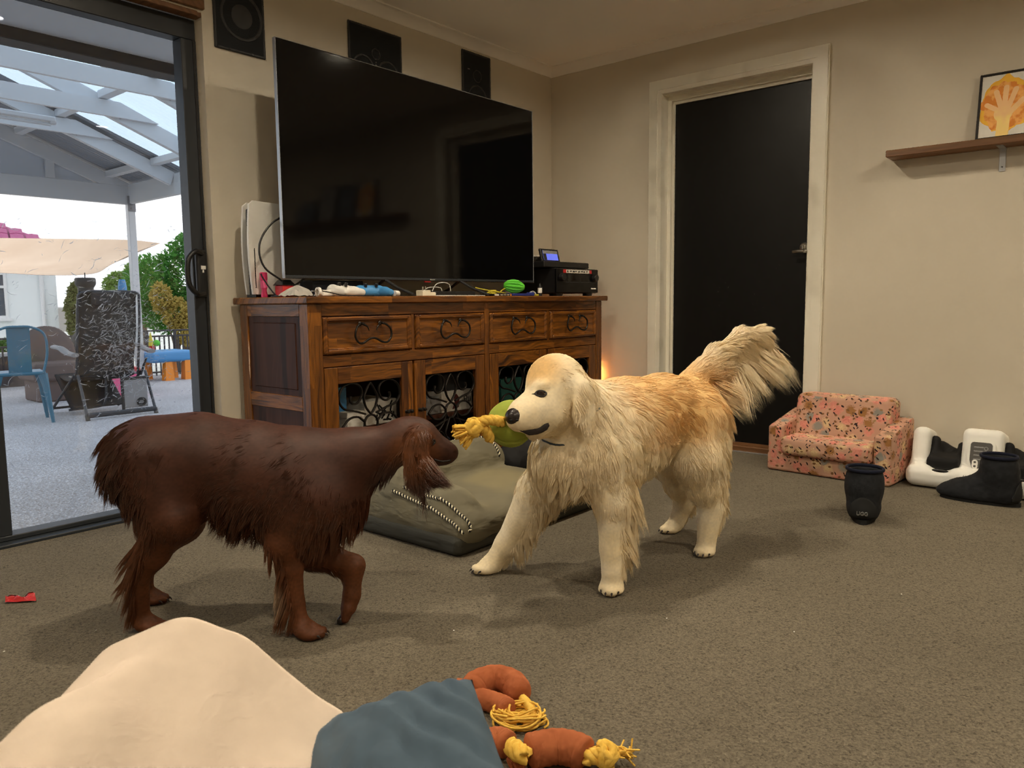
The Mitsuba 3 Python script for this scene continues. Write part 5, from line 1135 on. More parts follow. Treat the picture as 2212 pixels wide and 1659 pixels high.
pp = np.array([(-3.9167, -2.1333, 0.3352), (-3.8876, -2.1635, 0.3605), (-3.8521, -2.1988, 0.4013), (-3.8305, -2.2184, 0.4372), (-3.8067, -2.2398, 0.4782), (-3.7925, -2.2551, 0.4873), (-3.7783, -2.2704, 0.4958), (-3.7588, -2.2915, 0.5084), (-3.7447, -2.3069, 0.5159), (-3.7333, -2.3211, 0.5116), (-3.7176, -2.3417, 0.4994), (-3.7016, -2.3621, 0.4909), (-3.6813, -2.3920, 0.4554), (-3.6549, -2.4303, 0.4135), (-3.6379, -2.4531, 0.3967), (-3.6296, -2.4663, 0.3769), (-3.6173, -2.4860, 0.3461), (-3.6067, -2.5038, 0.3144)])
pu = (pp - OC) @ RT; pz_ = pp[:, 2]; order = np.argsort(pu)
def prof_z(u): return np.interp(u, np.concatenate([[-1.1, -0.75], pu[order], [0.0, 0.3]]), np.concatenate([[0.322, 0.322], np.maximum(pz_[order], 0.322), [0.322, 0.322]]))
def blanket(s, t):
    u = -0.90 + s * 0.80; w = -0.25 + 1.28 * t
    zk = sum(prof_z(u + d) for d in (-0.012, -0.006, 0, 0.006, 0.012)) / 5
    wk = 0.835
    q = np.stack([u * 7, w * 3.5, 0 * u], -1)
    fold = 0.085 * (meshkit.fbm(q, 3, 2) - 0.55) * np.clip((zk - 0.32) / 0.08, 0.1, 1) + 0.012 * np.sin(u * 30 + w * 9 + 2 * meshkit.noise(q, 8)) * np.clip((zk - 0.322) / 0.1, 0, 1)
    near = zk - 0.10 * (wk - w) * np.clip((zk - 0.322) / 0.12, 0, 1) - np.clip(wk - w, 0, 0.3) * 0.0
    fade = np.clip((wk - w) / 0.16, 0, 1)
    x = np.clip((w - wk) / 0.15, 0, 1)
    top = np.maximum(near + fold * fade, 0.318)
    z = top - (top - 0.03) * (x * x * (3 - 2 * x)) * 1.0
    return OC + u[..., None] * RT + (w - 0.02 * np.clip(x, 0, 1) * (1 - x))[..., None] * FH + z[..., None] * np.array([0, 0, 1.0])
mat('mat_fleece', lambda p, n, uv: mix(lin(194, 178, 163), lin(206, 190, 174), fbm(p.x * 30, p.y * 30, p.z * 30, 3)), 0.95, 0.1, bump=lambda p, n, uv: noise(p.x * 700, p.y * 700, p.z * 700) + noise(p.x * 260, p.y * 260, p.z * 260), bscale=0.0008, sheen=0.8)
solo('fleece_blanket', grid(blanket, 150, 150, 0.006), 'mat_fleece', 'cream fleece blanket draped over a raised knee in the left foreground', 'blanket', True)
A_, B_, C_ = np.array((-3.4765, -2.5048, 0.4000)), np.array((-3.6115, -2.4260, 0.3750)), np.array((-3.5862, -2.6569, 0.4000))
eb = unit(B_ - A_); ec = unit((C_ - A_) - 0.0 * eb); LB, LC = 0.215, 0.42
def pillow(sgn):
    def f(s, t):
        a, b = 2 * s - 1, 2 * t - 1
        e = np.clip(1 - np.abs(a) ** 2.6, 0, 1) ** 0.55 * np.clip(1 - np.abs(b) ** 2.6, 0, 1) ** 0.55
        pull = 0.030 * (1 - np.abs(b) ** 2) * np.abs(a) ** 6; pull2 = 0.030 * (1 - np.abs(a) ** 2) * np.abs(b) ** 6
        P = A_ + (s - np.sign(a) * pull)[..., None] * LB * eb + (t - np.sign(b) * pull2)[..., None] * LC * ec
        q = np.stack([a * 4, b * 4, 0 * a + sgn], -1)
        wr_ = 0.0075 * np.sin(52 * np.hypot(s * 0.8 + 0.1, t * 0.9) + 4 * meshkit.noise(q, 4)) * np.exp(-2.2 * np.hypot(s - 0.15, t - 0.2)) * e + 0.02 * (meshkit.fbm(q * 0.8, 3, 6) - 0.5) * e
        return P + (sgn * (0.062 * e) + wr_ * (sgn > 0))[..., None] * np.array([0, 0, 1.0])
    return f
top, bot = grid(pillow(1), 60, 60), grid(pillow(-1), 60, 60)
bot = trimesh.Trimesh(bot.vertices, bot.faces[:, ::-1], process=False)
pm_ = trimesh.util.concatenate([top, bot]); pm_ = trimesh.Trimesh(pm_.vertices, pm_.faces, process=True)
mat('mat_velvet', lambda p, n, uv: mix(lin(54, 70, 84), lin(70, 86, 100), fbm(p.x * 26, p.y * 26, p.z * 26, 4)), 0.85, 0.2, bump=lambda p, n, uv: noise(p.x * 500, p.y * 500, p.z * 500), bscale=0.0006, sheen=0.7)
solo('cushion', pm_, 'mat_velvet', 'dusty blue velvet cushion beside the cream blanket in the foreground', 'cushion', True)
# ---------------------------------------------------------------- dogs: one continuous body each, a coat of hair curves, and the parts of the face and feet
from scipy.spatial import cKDTree
VR, VU, VF = np.array([0.644, -0.765, -0.011]), np.array([0.088, 0.060, 0.994]), np.array([0.760, 0.642, -0.106])
DOWN = np.array([0, 0, -1.0])

def paw(B, c, f, s=1.0, spread=0.024, **tag):
    """four toes in front of the pad at c, pointing along f"""
    f = unit([f[0], f[1], 0]); l = np.array([-f[1], f[0], 0]); c = np.array([c[0], c[1], 0])
    B.ell(c + [0, 0, 0.021 * s], (0.034 * s, 0.034 * s, 0.023 * s), k=0.02, **tag)
    tips = []
    for a, b, r in ((-1.35, 0.018, 0.0125), (-0.48, 0.034, 0.0145), (0.48, 0.034, 0.0145), (1.35, 0.018, 0.0125)):
        q = c + l * a * spread * 0.75 * s + f * b * s + [0, 0, 0.0145 * s]
        B.cone(q - f * 0.012 * s, q + f * 0.006 * s, r * s, r * 0.92 * s, 0.005, **tag)
        tips.append((q + f * 0.017 * s + [0, 0, 0.001], f))
    return tips
def claws(parent, tips, m, s=1.0):
    for t, f in tips: part(parent, 'claw', tube([t - f * 0.004, t + f * 0.004 * s + [0, 0, -0.002], t + f * 0.009 * s + [0, 0, -0.008]], [0.0035, 0.003, 0.0008], 6), m, 40)

def coat(B, mesh, n, seed, rad, base=(0.018,), mask=None, clump=0.5, nclump=2500, curl=0.25, lift=0.35, flift=0.4):
    r = np.random.default_rng(seed)
    pr = [p for p in B.prims if 'L' in p[6]]
    cen = mesh.triangles_center; near = np.argmin(np.stack([B.dist(p, cen) for p in pr], 1), 1)
    ar = mesh.area_faces * np.array([p[6].get('dn', 1.0) for p in pr])[near]; fi = r.choice(len(ar), n, p=ar / ar.sum())
    a, b = r.random(n), r.random(n); f = a + b > 1; a[f], b[f] = 1 - a[f], 1 - b[f]
    t = mesh.triangles[fi]; P = t[:, 0] + a[:, None] * (t[:, 1] - t[:, 0]) + b[:, None] * (t[:, 2] - t[:, 0])
    vn = mesh.vertex_normals[mesh.faces[fi]]; N = vn[:, 0] * (1 - a - b)[:, None] + vn[:, 1] * a[:, None] + vn[:, 2] * b[:, None]; N /= np.linalg.norm(N, axis=1, keepdims=True)
    D = np.stack([B.dist(p, P) for p in pr], 1); D = np.maximum(D, -0.012)
    w = np.exp(-(D - D.min(1, keepdims=True)) / 0.014); w /= w.sum(1, keepdims=True)
    L = w @ np.array([p[6]['L'] for p in pr])
    flow = w @ np.array([unit(p[6].get('flow', (p[2] - p[1]) if p[0] == 'c' else DOWN)) for p in pr])
    fe = w @ np.array([p[6].get('fe', (0, 0, 0)) for p in pr]); fl = w @ np.array([p[6].get('fel', 0.0) for p in pr])
    wave = w @ np.array([p[6].get('wave', 0.0) for p in pr])
    fen = np.linalg.norm(fe, axis=1); dirf = fe / np.maximum(fen, 1e-6)[:, None]
    k = np.clip((N * dirf).sum(1) * 1.35 - 0.15, 0, 1) * np.minimum(fen, 1)
    keep = np.ones(n, bool) if mask is None else mask(P, r)
    L = (L + fl * k) * r.uniform(0.65, 1.15, n)
    flow = flow / (np.linalg.norm(flow, axis=1, keepdims=True) + 1e-9)
    flow = flow + k[:, None] * (0.85 * dirf + 0.75 * DOWN)
    q = P * 16.0
    nz = np.stack([meshkit.noise(q + 7.1 * j, 11 + j) - 0.5 for j in range(3)], 1)
    flow = flow + curl * 2.2 * nz + r.normal(size=(n, 3)) * 0.10
    tan = flow - (flow * N).sum(1, keepdims=True) * N; tan /= np.linalg.norm(tan, axis=1, keepdims=True) + 1e-9
    li = np.clip(lift * r.uniform(0.6, 1.3, n) * np.clip(L / 0.03, 0.45, 1) + flift * k * (fl > 0.015), 0, 0.92)[:, None]
    d = tan * np.sqrt(np.clip(1 - li ** 2, 0.05, 1)) + N * li
    root = P - N * 0.003
    g = (0.10 + 0.35 * k)[:, None] * L[:, None]
    side = np.cross(d, N); ph = meshkit.noise(P * 22.0, 5) * 12
    m1 = root + d * (L * 0.5)[:, None] + DOWN * g * 0.22 + side * (wave * L * 0.16 * np.sin(ph))[:, None]
    tip = root + d * L[:, None] + DOWN * g - N * (L * li[:, 0] * 0.5 * (1 - k))[:, None] + side * (wave * L * 0.20 * np.sin(ph + 2.4))[:, None]
    cid = r.choice(n, min(nclump, n), replace=False); _, nn = cKDTree(P[cid]).query(P); c = cid[nn]
    cl = np.clip(clump * (L / 0.05), 0, 0.75)[:, None]
    off = tip[c] - root[c]; same = (np.abs(L - L[c]) < 0.6 * L)[:, None]
    tgt = root[c] + off * (L / np.maximum(L[c], 1e-4))[:, None]
    tip = np.where(same, tip * (1 - cl) + tgt * cl, tip); m1 = np.where(same, m1 * (1 - cl * 0.45) + (root[c] + (m1[c] - root[c]) * (L / np.maximum(L[c], 1e-4))[:, None]) * cl * 0.45, m1)
    tip[:, 2] = np.maximum(tip[:, 2], 0.002); m1[:, 2] = np.maximum(m1[:, 2], 0.002)
    C = np.stack([2 * root - m1, root, m1, tip, 2 * tip - m1], 1)[keep]
    R_ = rad * np.stack([1.15 + 0 * L, 1.15 + 0 * L, 1.0 + 0 * L, 0.28 + 0 * L, 0.1 + 0 * L], 1)[keep]
    return C, R_

def hair_mesh(C, R_):
    """every strand as a tapering three-sided blade through four points of its b-spline"""
    ts = [(0, 0.0), (0, 0.75), (1, 0.4), (1, 1.0)]; P, r = [], []
    for i, t in ts:
        b = [(1 - t) ** 3 / 6, (3 * t ** 3 - 6 * t ** 2 + 4) / 6, (-3 * t ** 3 + 3 * t ** 2 + 3 * t + 1) / 6, t ** 3 / 6]
        P.append(sum(b[k] * C[:, i + k] for k in range(4))); r.append(sum(b[k] * R_[:, i + k] for k in range(4)))
    P, r = np.stack(P, 1), np.stack(r, 1); n = len(P)
    t = P[:, 3] - P[:, 0]; t /= np.linalg.norm(t, axis=1, keepdims=True) + 1e-12
    u = np.cross(t, np.where(np.abs(t[:, 2:]) < 0.9, [[0, 0, 1.0]], [[1.0, 0, 0]])); u /= np.linalg.norm(u, axis=1, keepdims=True); v = np.cross(t, u)
    a = np.arange(3) * 2 * np.pi / 3; ring = np.cos(a)[None, :, None] * u[:, None] + np.sin(a)[None, :, None] * v[:, None]
    V = np.concatenate([(P[:, :3, None] + r[:, :3, None, None] * ring[:, None]).reshape(n, 9, 3), P[:, 3:]], 1).reshape(-1, 3)
    f = []
    for s_ in (0, 3):
        for k in range(3):
            q = (k + 1) % 3; f += [[s_ + k, s_ + q, s_ + 3 + q], [s_ + k, s_ + 3 + q, s_ + 3 + k]]
    f += [[6 + k, 6 + (k + 1) % 3, 9] for k in range(3)]
    return trimesh.Trimesh(V, (np.array(f)[None] + 10 * np.arange(n)[:, None, None]).reshape(-1, 3), process=False)

def add_coat(parent, name, C, R_, m, label):
    part(parent, name, hair_mesh(C, R_), m, False, label=label, kind='stuff')

# ================================================================= the golden retriever
gd = thing('golden_retriever', 'cream golden retriever standing with its tail raised holding a green ball toy', 'dog')
G = Body(0.0065)
gf = unit((-0.96, 0.29, 0)); gback = -gf; gl = np.array([-gf[1], gf[0], 0])      # forward, and the dog's own left (towards the camera)
bk = dict(L=0.036, flow=gback + 0.35 * DOWN, wave=1.0)
G.cone((-1.7062, -1.8739, 0.4818), (-1.8618, -1.8604, 0.4860), 0.118, 0.122, 0.05, **bk)
G.cone((-1.8618, -1.8604, 0.4860), (-2.0520, -1.8423, 0.4592), 0.122, 0.150, 0.05, **bk)
G.cone((-2.0520, -1.8423, 0.4592), (-2.1867, -1.8263, 0.4396), 0.150, 0.152, 0.06, L=0.038, flow=gback + 0.9 * DOWN, fe=DOWN, fel=0.012, wave=1.0)
G.cone((-2.1867, -1.8263, 0.4396), (-2.3094, -1.7959, 0.4051), 0.150, 0.108, 0.06, L=0.032, flow=0.3 * gf + 1.2 * DOWN, fe=gf * 0.4 + DOWN * 0.8, fel=0.016, wave=0.9)
G.cone((-2.2092, -1.8244, 0.4785), (-2.3224, -1.8162, 0.5657), 0.135, 0.098, 0.05, L=0.038, flow=gback * 0.5 + 1.0 * DOWN, wave=0.7)
hd_ = dict(L=0.021, wave=0.6, flow=((-2.3173, -1.8326, 0.5965)[0] - (-2.5323, -1.7995, 0.5771)[0], (-2.3173, -1.8326, 0.5965)[1] - (-2.5323, -1.7995, 0.5771)[1], -0.03))
G.ell((-2.3803, -1.8142, 0.6336), (0.084, 0.088, 0.084), k=0.03, **hd_)
G.cone((-2.4308, -1.8175, 0.5829), (-2.5207, -1.8161, 0.5605), 0.063, 0.048, 0.035, L=0.013, flow=hd_['flow'])
G.cone((-2.4699, -1.8147, 0.5556), (-2.5532, -1.8181, 0.5506), 0.050, 0.036, 0.02, L=0.009, flow=hd_['flow'])
G.cone((-2.4035, -1.8210, 0.5216), (-2.5006, -1.8255, 0.5060), 0.040, 0.021, 0.022, L=0.022, flow=DOWN + 0.5 * gback)
G.ell((-2.4356, -1.8406, 0.5498), (0.045, 0.045, 0.04), k=0.03, L=0.030, flow=DOWN + gback)
G.ell((-2.4688, -1.8309, 0.6346), (0.028, 0.020, 0.016), k=0.02, **hd_)
ear = np.stack([VR * 0.92 + VF * 0.38, VU, VF * 0.92 - VR * 0.38])
G.ell((-2.3910, -1.9229, 0.5789), (0.036, 0.066, 0.013), ear, k=0.02, L=0.042, flow=DOWN + 0.25 * VR, wave=0.8)
G.ell((-2.3842, -1.8963, 0.6284), (0.030, 0.028, 0.020), ear, k=0.02, L=0.022, flow=DOWN + 0.4 * VR)
# legs: near (left) fore, far (right) fore, near hind, far hind
lf = dict(L=0.016, flow=DOWN)
fe_f = unit(gback * 1.0 + gl * 0.1)
G.chain([((-2.2519, -1.8946, 0.4078), 0.088), ((-2.2378, -1.9167, 0.2823), 0.058)], 0.05, L=0.035, flow=DOWN + 0.4 * gback, fe=fe_f, fel=0.04, wave=0.6)
G.chain([((-2.2378, -1.9167, 0.2823), 0.058), ((-2.2429, -1.9206, 0.1284), 0.037)], 0.03, L=0.018, flow=DOWN, fe=VR * 0.9 + gback * 0.4, fel=0.075, wave=0.6, dn=1.6)
G.chain([((-2.2429, -1.9206, 0.1284), 0.037), ((-2.2540, -1.9263, 0.0614), 0.034)], 0.02, L=0.012, flow=DOWN, fe=VR, fel=0.012)
pw1 = paw(G, (-2.2560, -1.9260, 0.0490), -VF * 0.8 - VR * 0.25, 1.05, L=0.008, flow=-VF)
G.chain([((-2.2611, -1.7357, 0.3608), 0.086), ((-2.2665, -1.6516, 0.2656), 0.062)], 0.05, L=0.028, flow=DOWN + 0.2 * gf, fe=DOWN, fel=0.03, wave=0.5)
G.chain([((-2.2665, -1.6516, 0.2656), 0.062), ((-2.3132, -1.5633, 0.0891), 0.037)], 0.03, L=0.014, flow=DOWN, fe=VR, fel=0.06, wave=0.5, dn=1.6)
G.chain([((-2.3132, -1.5633, 0.0891), 0.037), ((-2.3440, -1.5358, 0.0346), 0.032)], 0.02, L=0.011, flow=DOWN, fe=VR, fel=0.02)
pw2 = paw(G, (-2.3601, -1.5260, 0.0261), -VR * 0.95 - VF * 0.35, 1.05, L=0.007, flow=-VR)
fe_h = unit(gback + 0.15 * VR)
G.chain([((-1.7572, -1.9442, 0.4458), 0.112), ((-1.7918, -1.9685, 0.3343), 0.088)], 0.05, L=0.036, flow=DOWN + 0.25 * gback, fe=fe_h, fel=0.018, wave=1.2)
G.chain([((-1.7918, -1.9685, 0.3343), 0.086), ((-1.7671, -1.9815, 0.2440), 0.060), ((-1.7406, -1.9956, 0.1603), 0.042)], 0.035, L=0.026, flow=DOWN + 0.2 * VR, fe=fe_h, fel=0.022, wave=1.0)
G.chain([((-1.7389, -1.9964, 0.1681), 0.045), ((-1.7599, -1.9897, 0.0581), 0.034)], 0.02, L=0.014, flow=DOWN, fe=fe_h, fel=0.014)
pw3 = paw(G, (-1.7699, -1.9899, 0.0330), -VF * 0.75 - VR * 0.45, 1.0, L=0.008, flow=-VF)
G.chain([((-1.6573, -1.7754, 0.3912), 0.094), ((-1.6583, -1.7924, 0.2817), 0.070)], 0.05, L=0.032, flow=DOWN + 0.25 * gback, wave=0.8)
G.chain([((-1.6583, -1.7924, 0.2817), 0.068), ((-1.6128, -1.7995, 0.1878), 0.046), ((-1.5772, -1.8085, 0.1063), 0.034)], 0.03, L=0.022, flow=DOWN, fe=fe_h, fel=0.03)
G.chain([((-1.5767, -1.8082, 0.1114), 0.036), ((-1.5996, -1.7925, 0.0427), 0.030)], 0.02, L=0.012, flow=DOWN, fe=fe_h, fel=0.012)
pw4 = paw(G, (-1.6136, -1.7790, 0.0240), -VR * 0.9 - VF * 0.4, 0.95, L=0.008, flow=-VR)
# raised tail with a long plume
tl = dict(fe=unit(DOWN + 0.30 * VR), fel=0.11, wave=1.0, dn=4.0)
G.chain([((-1.6421, -1.8575, 0.5684), 0.044), ((-1.5290, -1.8998, 0.6508), 0.036)], 0.03, L=0.060, **tl)
G.chain([((-1.5290, -1.8998, 0.6508), 0.036), ((-1.4250, -1.9500, 0.7147), 0.034), ((-1.3475, -1.9916, 0.7347), 0.030)], 0.03, L=0.050, flow=VR + 0.25 * DOWN, **tl)
gm_ = G.mesh()
def golden(p, n, uv):
    def e(c, r): return dr.sqrt(dr.square((p.x - c[0]) / r[0]) + dr.square((p.y - c[1]) / r[1]) + dr.square((p.z - c[2]) / r[2]))
    f = 0.5 * noise(p.x * 170, p.y * 170, p.z * 170) + 0.5 * noise(p.x * 45, p.y * 45, p.z * 45); s = fbm(p.x * 14, p.y * 14, p.z * 14, 3)
    back, crown = (-1.8573, -1.8573, 0.5372), (-2.4232, -1.8040, 0.6710)
    g = smoothstep(1.15, 0.55, e(back, (0.40, 0.34, 0.19)) + 0.35 * (s - 0.5))
    h = smoothstep(1.1, 0.4, e(crown, (0.09, 0.09, 0.07)))
    c = mix(lin(238, 226, 200), lin(222, 202, 160), s)
    c = mix(c, lin(214, 170, 104), 0.85 * g); c = mix(c, lin(220, 176, 110), 0.85 * h)
    return c * (0.84 + 0.28 * f)
scene['mat_golden_hair'] = {'type': 'twosided', 'bsdf': {'type': 'principled', 'base_color': proc(golden), 'roughness': 0.55, 'specular': 0.35}}
mat('mat_golden_skin', golden, 0.8, 0.2)
part(gd, 'body', gm_, 'mat_golden_skin', True)
eye_g = np.array((-2.4911, -1.8432, 0.6080)); nose_g = np.array((-2.5763, -1.8212, 0.5550))
col_g = np.array((-2.3675, -1.8843, 0.4909))
def gmask(P, r): return (np.linalg.norm(P - eye_g, axis=1) > 0.017) & (np.linalg.norm((P - col_g) * [1, 1, 0.8], axis=1) > 0.026) & (np.linalg.norm(P - nose_g, axis=1) > 0.024)
C, R_ = coat(G, gm_, 70000, 21, 0.00115, mask=gmask, clump=0.68, nclump=2400, curl=0.34, lift=0.36, flift=0.16)
add_coat(gd, 'coat', C, R_, 'mat_golden_hair', 'long wavy cream and gold coat')
mat('mat_nose', lin(34, 28, 27), 0.3, 0.5); mat('mat_lip', lin(24, 17, 16), 0.45, 0.5); mat('mat_eye', lin(22, 12, 8), 0.05, 0.8); mat('mat_claw', lin(46, 38, 34), 0.4)
def face(parent, B, eye, er):
    q = snap(B, [eye])[0]; a = np.linspace(0, 2 * np.pi, 28, endpoint=False); n = body_grad(B, np.array([q]))[0]; X = unit(np.cross(n, [0, 0, 1])); Y = np.cross(X, n)
    part(parent, 'eye', move(trimesh.creation.icosphere(3, er), q - n * er * 0.42), 'mat_eye', True)
    part(parent, 'eyelid', tube(snap(B, q + er * (1.22 * np.cos(a)[:, None] * X + (0.78 - 0.12 * np.cos(a) ** 2)[:, None] * np.sin(a)[:, None] * Y), 0.0008), 0.0028, 6, closed=True), 'mat_lip', True)
    c = np.array([-1.25, 1.25]); 
    part(parent, 'eye_rim', tube(snap(B, q + er * np.linspace(0.9, 2.0, 8)[:, None] * X + er * np.linspace(0, 0.25, 8)[:, None] * Y, 0.0006), np.linspace(0.0030, 0.0006, 8), 6), 'mat_lip', True)
face(gd, G, (-2.4911, -1.8432, 0.6080), 0.0125)
nb = Body(0.003); nb.ell((-2.5699, -1.8175, 0.5576), (0.027, 0.024, 0.026), np.stack([unit(VR + 0.5 * VF), VU, unit(VF - 0.5 * VR)]), k=0.01)
ng = part(gd, 'nose', nb.mesh(), 'mat_nose', True)
nq = snap(nb, [(-2.5938, -1.8245, 0.5512), (-2.5866, -1.8410, 0.5505)], -0.001)
for q in nq: part(ng, 'nostril', xf(trimesh.creation.icosphere(2, 1.0), trimesh.transformations.translation_matrix(q) @ np.diag([0.0045, 0.0045, 0.0035, 1])), 'mat_black_matte', True)
lipP = snap(G, [(-2.5664, -1.8303, 0.5244), (-2.5507, -1.8431, 0.5122), (-2.5326, -1.8574, 0.5086), (-2.5071, -1.8629, 0.5158), (-2.4838, -1.8642, 0.5333)], -0.002)
part(gd, 'mouth', tube(spline(lipP, 30), 0.0150 * np.clip(np.minimum(np.linspace(0.12, 2.4, 30), np.linspace(5.0, 0.55, 30)), 0, 1), 12, flat=(1.0, 0.42, -VF)), 'mat_lip', True)
claws(gd, pw1 + pw2 + pw3 + pw4, 'mat_claw')
mat('mat_collar', lin(58, 66, 74), 0.6)
ca_, cb_ = np.array((-2.2041, -1.8479, 0.5610)), np.array((-2.3365, -1.8327, 0.4594)); cc_ = (ca_ + cb_) / 2; cn_ = unit(np.cross(cb_ - ca_, VF)); cx_ = unit(cb_ - ca_); cy_ = np.cross(cn_, cx_)
aa = np.linspace(0, 2 * np.pi, 60, endpoint=False)
ring = snap(G, cc_ + 0.12 * (np.cos(aa)[:, None] * cx_ + np.sin(aa)[:, None] * cy_), -0.003, 8)
part(gd, 'collar', tube(ring, 0.008, 8, closed=True, flat=(0.35, 1.0, cn_)), 'mat_collar', True)

# the ball toy in its mouth
bt = thing('rope_ball_toy', 'green plush ball dog toy with yellow rope held in the golden retriever mouth', 'dog toy')
mat('mat_ball', lambda p, n, uv: mix(lin(126, 140, 50), lin(158, 168, 76), fbm(p.x * 24, p.y * 24, p.z * 24, 3)), 0.9, 0.2, bump=lambda p, n, uv: noise(p.x * 350, p.y * 350, p.z * 350), bscale=0.0015, sheen=0.6)
bc = np.array((-2.5162, -1.7569, 0.5260))
bm_ = trimesh.creation.icosphere(5, 0.066); vv = bm_.vertices / 0.066; sq = 1 - 0.06 * np.exp(-(vv @ unit(0.25 * VU - VF * 0.3)) ** 2 / 0.004)
bm_.vertices = bm_.vertices * sq[:, None] * (1 + 0.05 * (meshkit.fbm(vv * 2, 3)[:, None] - 0.5)); part(bt, 'ball', move(bm_, bc), 'mat_ball', True)
part(bt, 'rope', cord(spline([(-2.5749, -1.7787, 0.5395), (-2.5965, -1.7676, 0.5463), (-2.6147, -1.7537, 0.5473), (-2.6282, -1.7389, 0.5401)], 20), 0.0075, 0.0085, 22), 'mat_rope', True)
part(bt, 'rope', cord(spline([(-2.5892, -1.7467, 0.4896), (-2.6051, -1.7477, 0.5112), (-2.6133, -1.7435, 0.5246), (-2.6259, -1.7364, 0.5243)], 20), 0.0075, 0.0085, 22), 'mat_rope', True)
kc2 = np.array((-2.6390, -1.7281, 0.5278)); K_ = []
for k in range(5):
    a = np.linspace(0, 2 * np.pi, 30); Rk = rot(0.9 * k, (0.3, 0.2 * k, 1))[:3, :3] @ rot(1.2 + 0.5 * k, (1, 0.4, 0))[:3, :3]
    K_.append(tube(kc2 + np.stack([0.020 * np.cos(a), 0.020 * np.sin(a), 0.005 * np.sin(3 * a)], 1) @ Rk.T, 0.0095, 8))
part(bt, 'knot', cat(K_), 'mat_rope', True)
tas = []
for (px, py, pz__) in ((-2.6784, -1.6969, 0.5287), (-2.6785, -1.6999, 0.5101), (-2.6605, -1.7182, 0.4817), (-2.6699, -1.7121, 0.4976)):
    e_ = np.array((px, py, pz__))
    for _ in range(14):
        o = rng.normal(size=3) * 0.004
        tas.append(tube(spline([kc2 + o, (kc2 * 0.45 + e_ * 0.55) + o * 2.0 + rng.normal(size=3) * 0.003, e_ + o * 1.5], 10), np.linspace(0.0042, 0.0026, 10), 6))
part(bt, 'tassel', cat(tas), 'mat_rope', True, kind='stuff')

# ================================================================= the red setter
rs = thing('red_setter', 'dark red setter walking toward the golden retriever with one front paw raised', 'dog')
S = Body(0.0060)
sf = unit((0.644, -0.765, 0.0)); sback = -sf
bk2 = dict(L=0.030, wave=0.5, flow=sback + 0.35 * DOWN)
S.cone((-3.2119, -1.0760, 0.4634), (-3.1283, -1.1764, 0.4558), 0.106, 0.113, 0.05, **bk2)
S.cone((-3.1283, -1.1764, 0.4558), (-3.0393, -1.2881, 0.4171), 0.113, 0.128, 0.05, L=0.032, wave=0.5, flow=sback + 0.6 * DOWN, fe=DOWN, fel=0.035)
S.cone((-3.0393, -1.2881, 0.4171), (-2.9582, -1.3901, 0.3810), 0.128, 0.132, 0.05, L=0.034, wave=0.5, flow=sback + 0.6 * DOWN, fe=DOWN, fel=0.035)
S.cone((-2.9582, -1.3901, 0.3810), (-2.9014, -1.4638, 0.3429), 0.130, 0.090, 0.05, L=0.032, wave=0.5, flow=DOWN + 0.3 * sback, fe=DOWN + 0.4 * sf, fel=0.014)
S.cone((-2.9471, -1.3975, 0.4155), (-2.8706, -1.4832, 0.4452), 0.110, 0.078, 0.06, L=0.030, wave=0.5, flow=sback + 0.5 * DOWN)
S.cone((-2.8706, -1.4832, 0.4452), (-2.7749, -1.5738, 0.4878), 0.076, 0.058, 0.05, L=0.026, flow=sback + 0.5 * DOWN, fe=DOWN, fel=0.02)
hs = dict(L=0.008, flow=sback)
S.ell((-2.7477, -1.6035, 0.5035), (0.066, 0.058, 0.052), np.stack([VR, VU, VF]), k=0.03, **hs)
S.cone((-2.7256, -1.6247, 0.4861), (-2.6936, -1.6503, 0.4662), 0.046, 0.036, 0.03, L=0.005, flow=sback)
S.cone((-2.6960, -1.6474, 0.4663), (-2.6729, -1.6685, 0.4575), 0.035, 0.026, 0.015, L=0.004, flow=sback)
S.cone((-2.7286, -1.6268, 0.4524), (-2.6824, -1.6597, 0.4425), 0.028, 0.016, 0.018, L=0.005, flow=sback)
S.ell((-2.7877, -1.6636, 0.4665), (0.036, 0.066, 0.012), np.stack([VR, VU, VF]), k=0.012, L=0.055, flow=DOWN + 0.25 * VR, fe=unit(DOWN + 0.35 * VR), fel=0.05)
S.ell((-2.7678, -1.6582, 0.5184), (0.032, 0.028, 0.016), np.stack([VR, VU, VF]), k=0.02, L=0.022, flow=DOWN)
# near hind, far hind
S.chain([((-3.2325, -1.1320, 0.4489), 0.112), ((-3.2255, -1.2084, 0.3201), 0.068)], 0.05, L=0.030, flow=DOWN + 0.3 * sback, fe=sback, fel=0.035)
S.chain([((-3.2255, -1.2084, 0.3201), 0.062), ((-3.2557, -1.1576, 0.2227), 0.038), ((-3.2789, -1.1256, 0.1558), 0.023)], 0.02, L=0.012, flow=DOWN, fe=sback, fel=0.065, dn=1.5)
S.chain([((-3.2789, -1.1256, 0.1558), 0.023), ((-3.2701, -1.0993, 0.0488), 0.019)], 0.01, L=0.006, flow=DOWN, fe=sback, fel=0.06, dn=1.8)
sp1 = paw(S, (-3.2619, -1.1067, 0.0159), sf, 0.95, L=0.008, flow=sf)
S.chain([((-3.1669, -1.0279, 0.4175), 0.100), ((-3.1323, -1.0469, 0.2679), 0.070)], 0.05, L=0.018, flow=DOWN)
S.chain([((-3.1323, -1.0469, 0.2679), 0.066), ((-3.1800, -0.9227, 0.1123), 0.026)], 0.03, L=0.016, flow=DOWN, fe=sback, fel=0.03)
S.chain([((-3.1800, -0.9227, 0.1123), 0.026), ((-3.1775, -0.9102, 0.0180), 0.021)], 0.02, L=0.010, flow=DOWN)
sp2 = paw(S, (-3.1635, -0.9233, -0.0084), sf, 0.9, L=0.008, flow=sf)
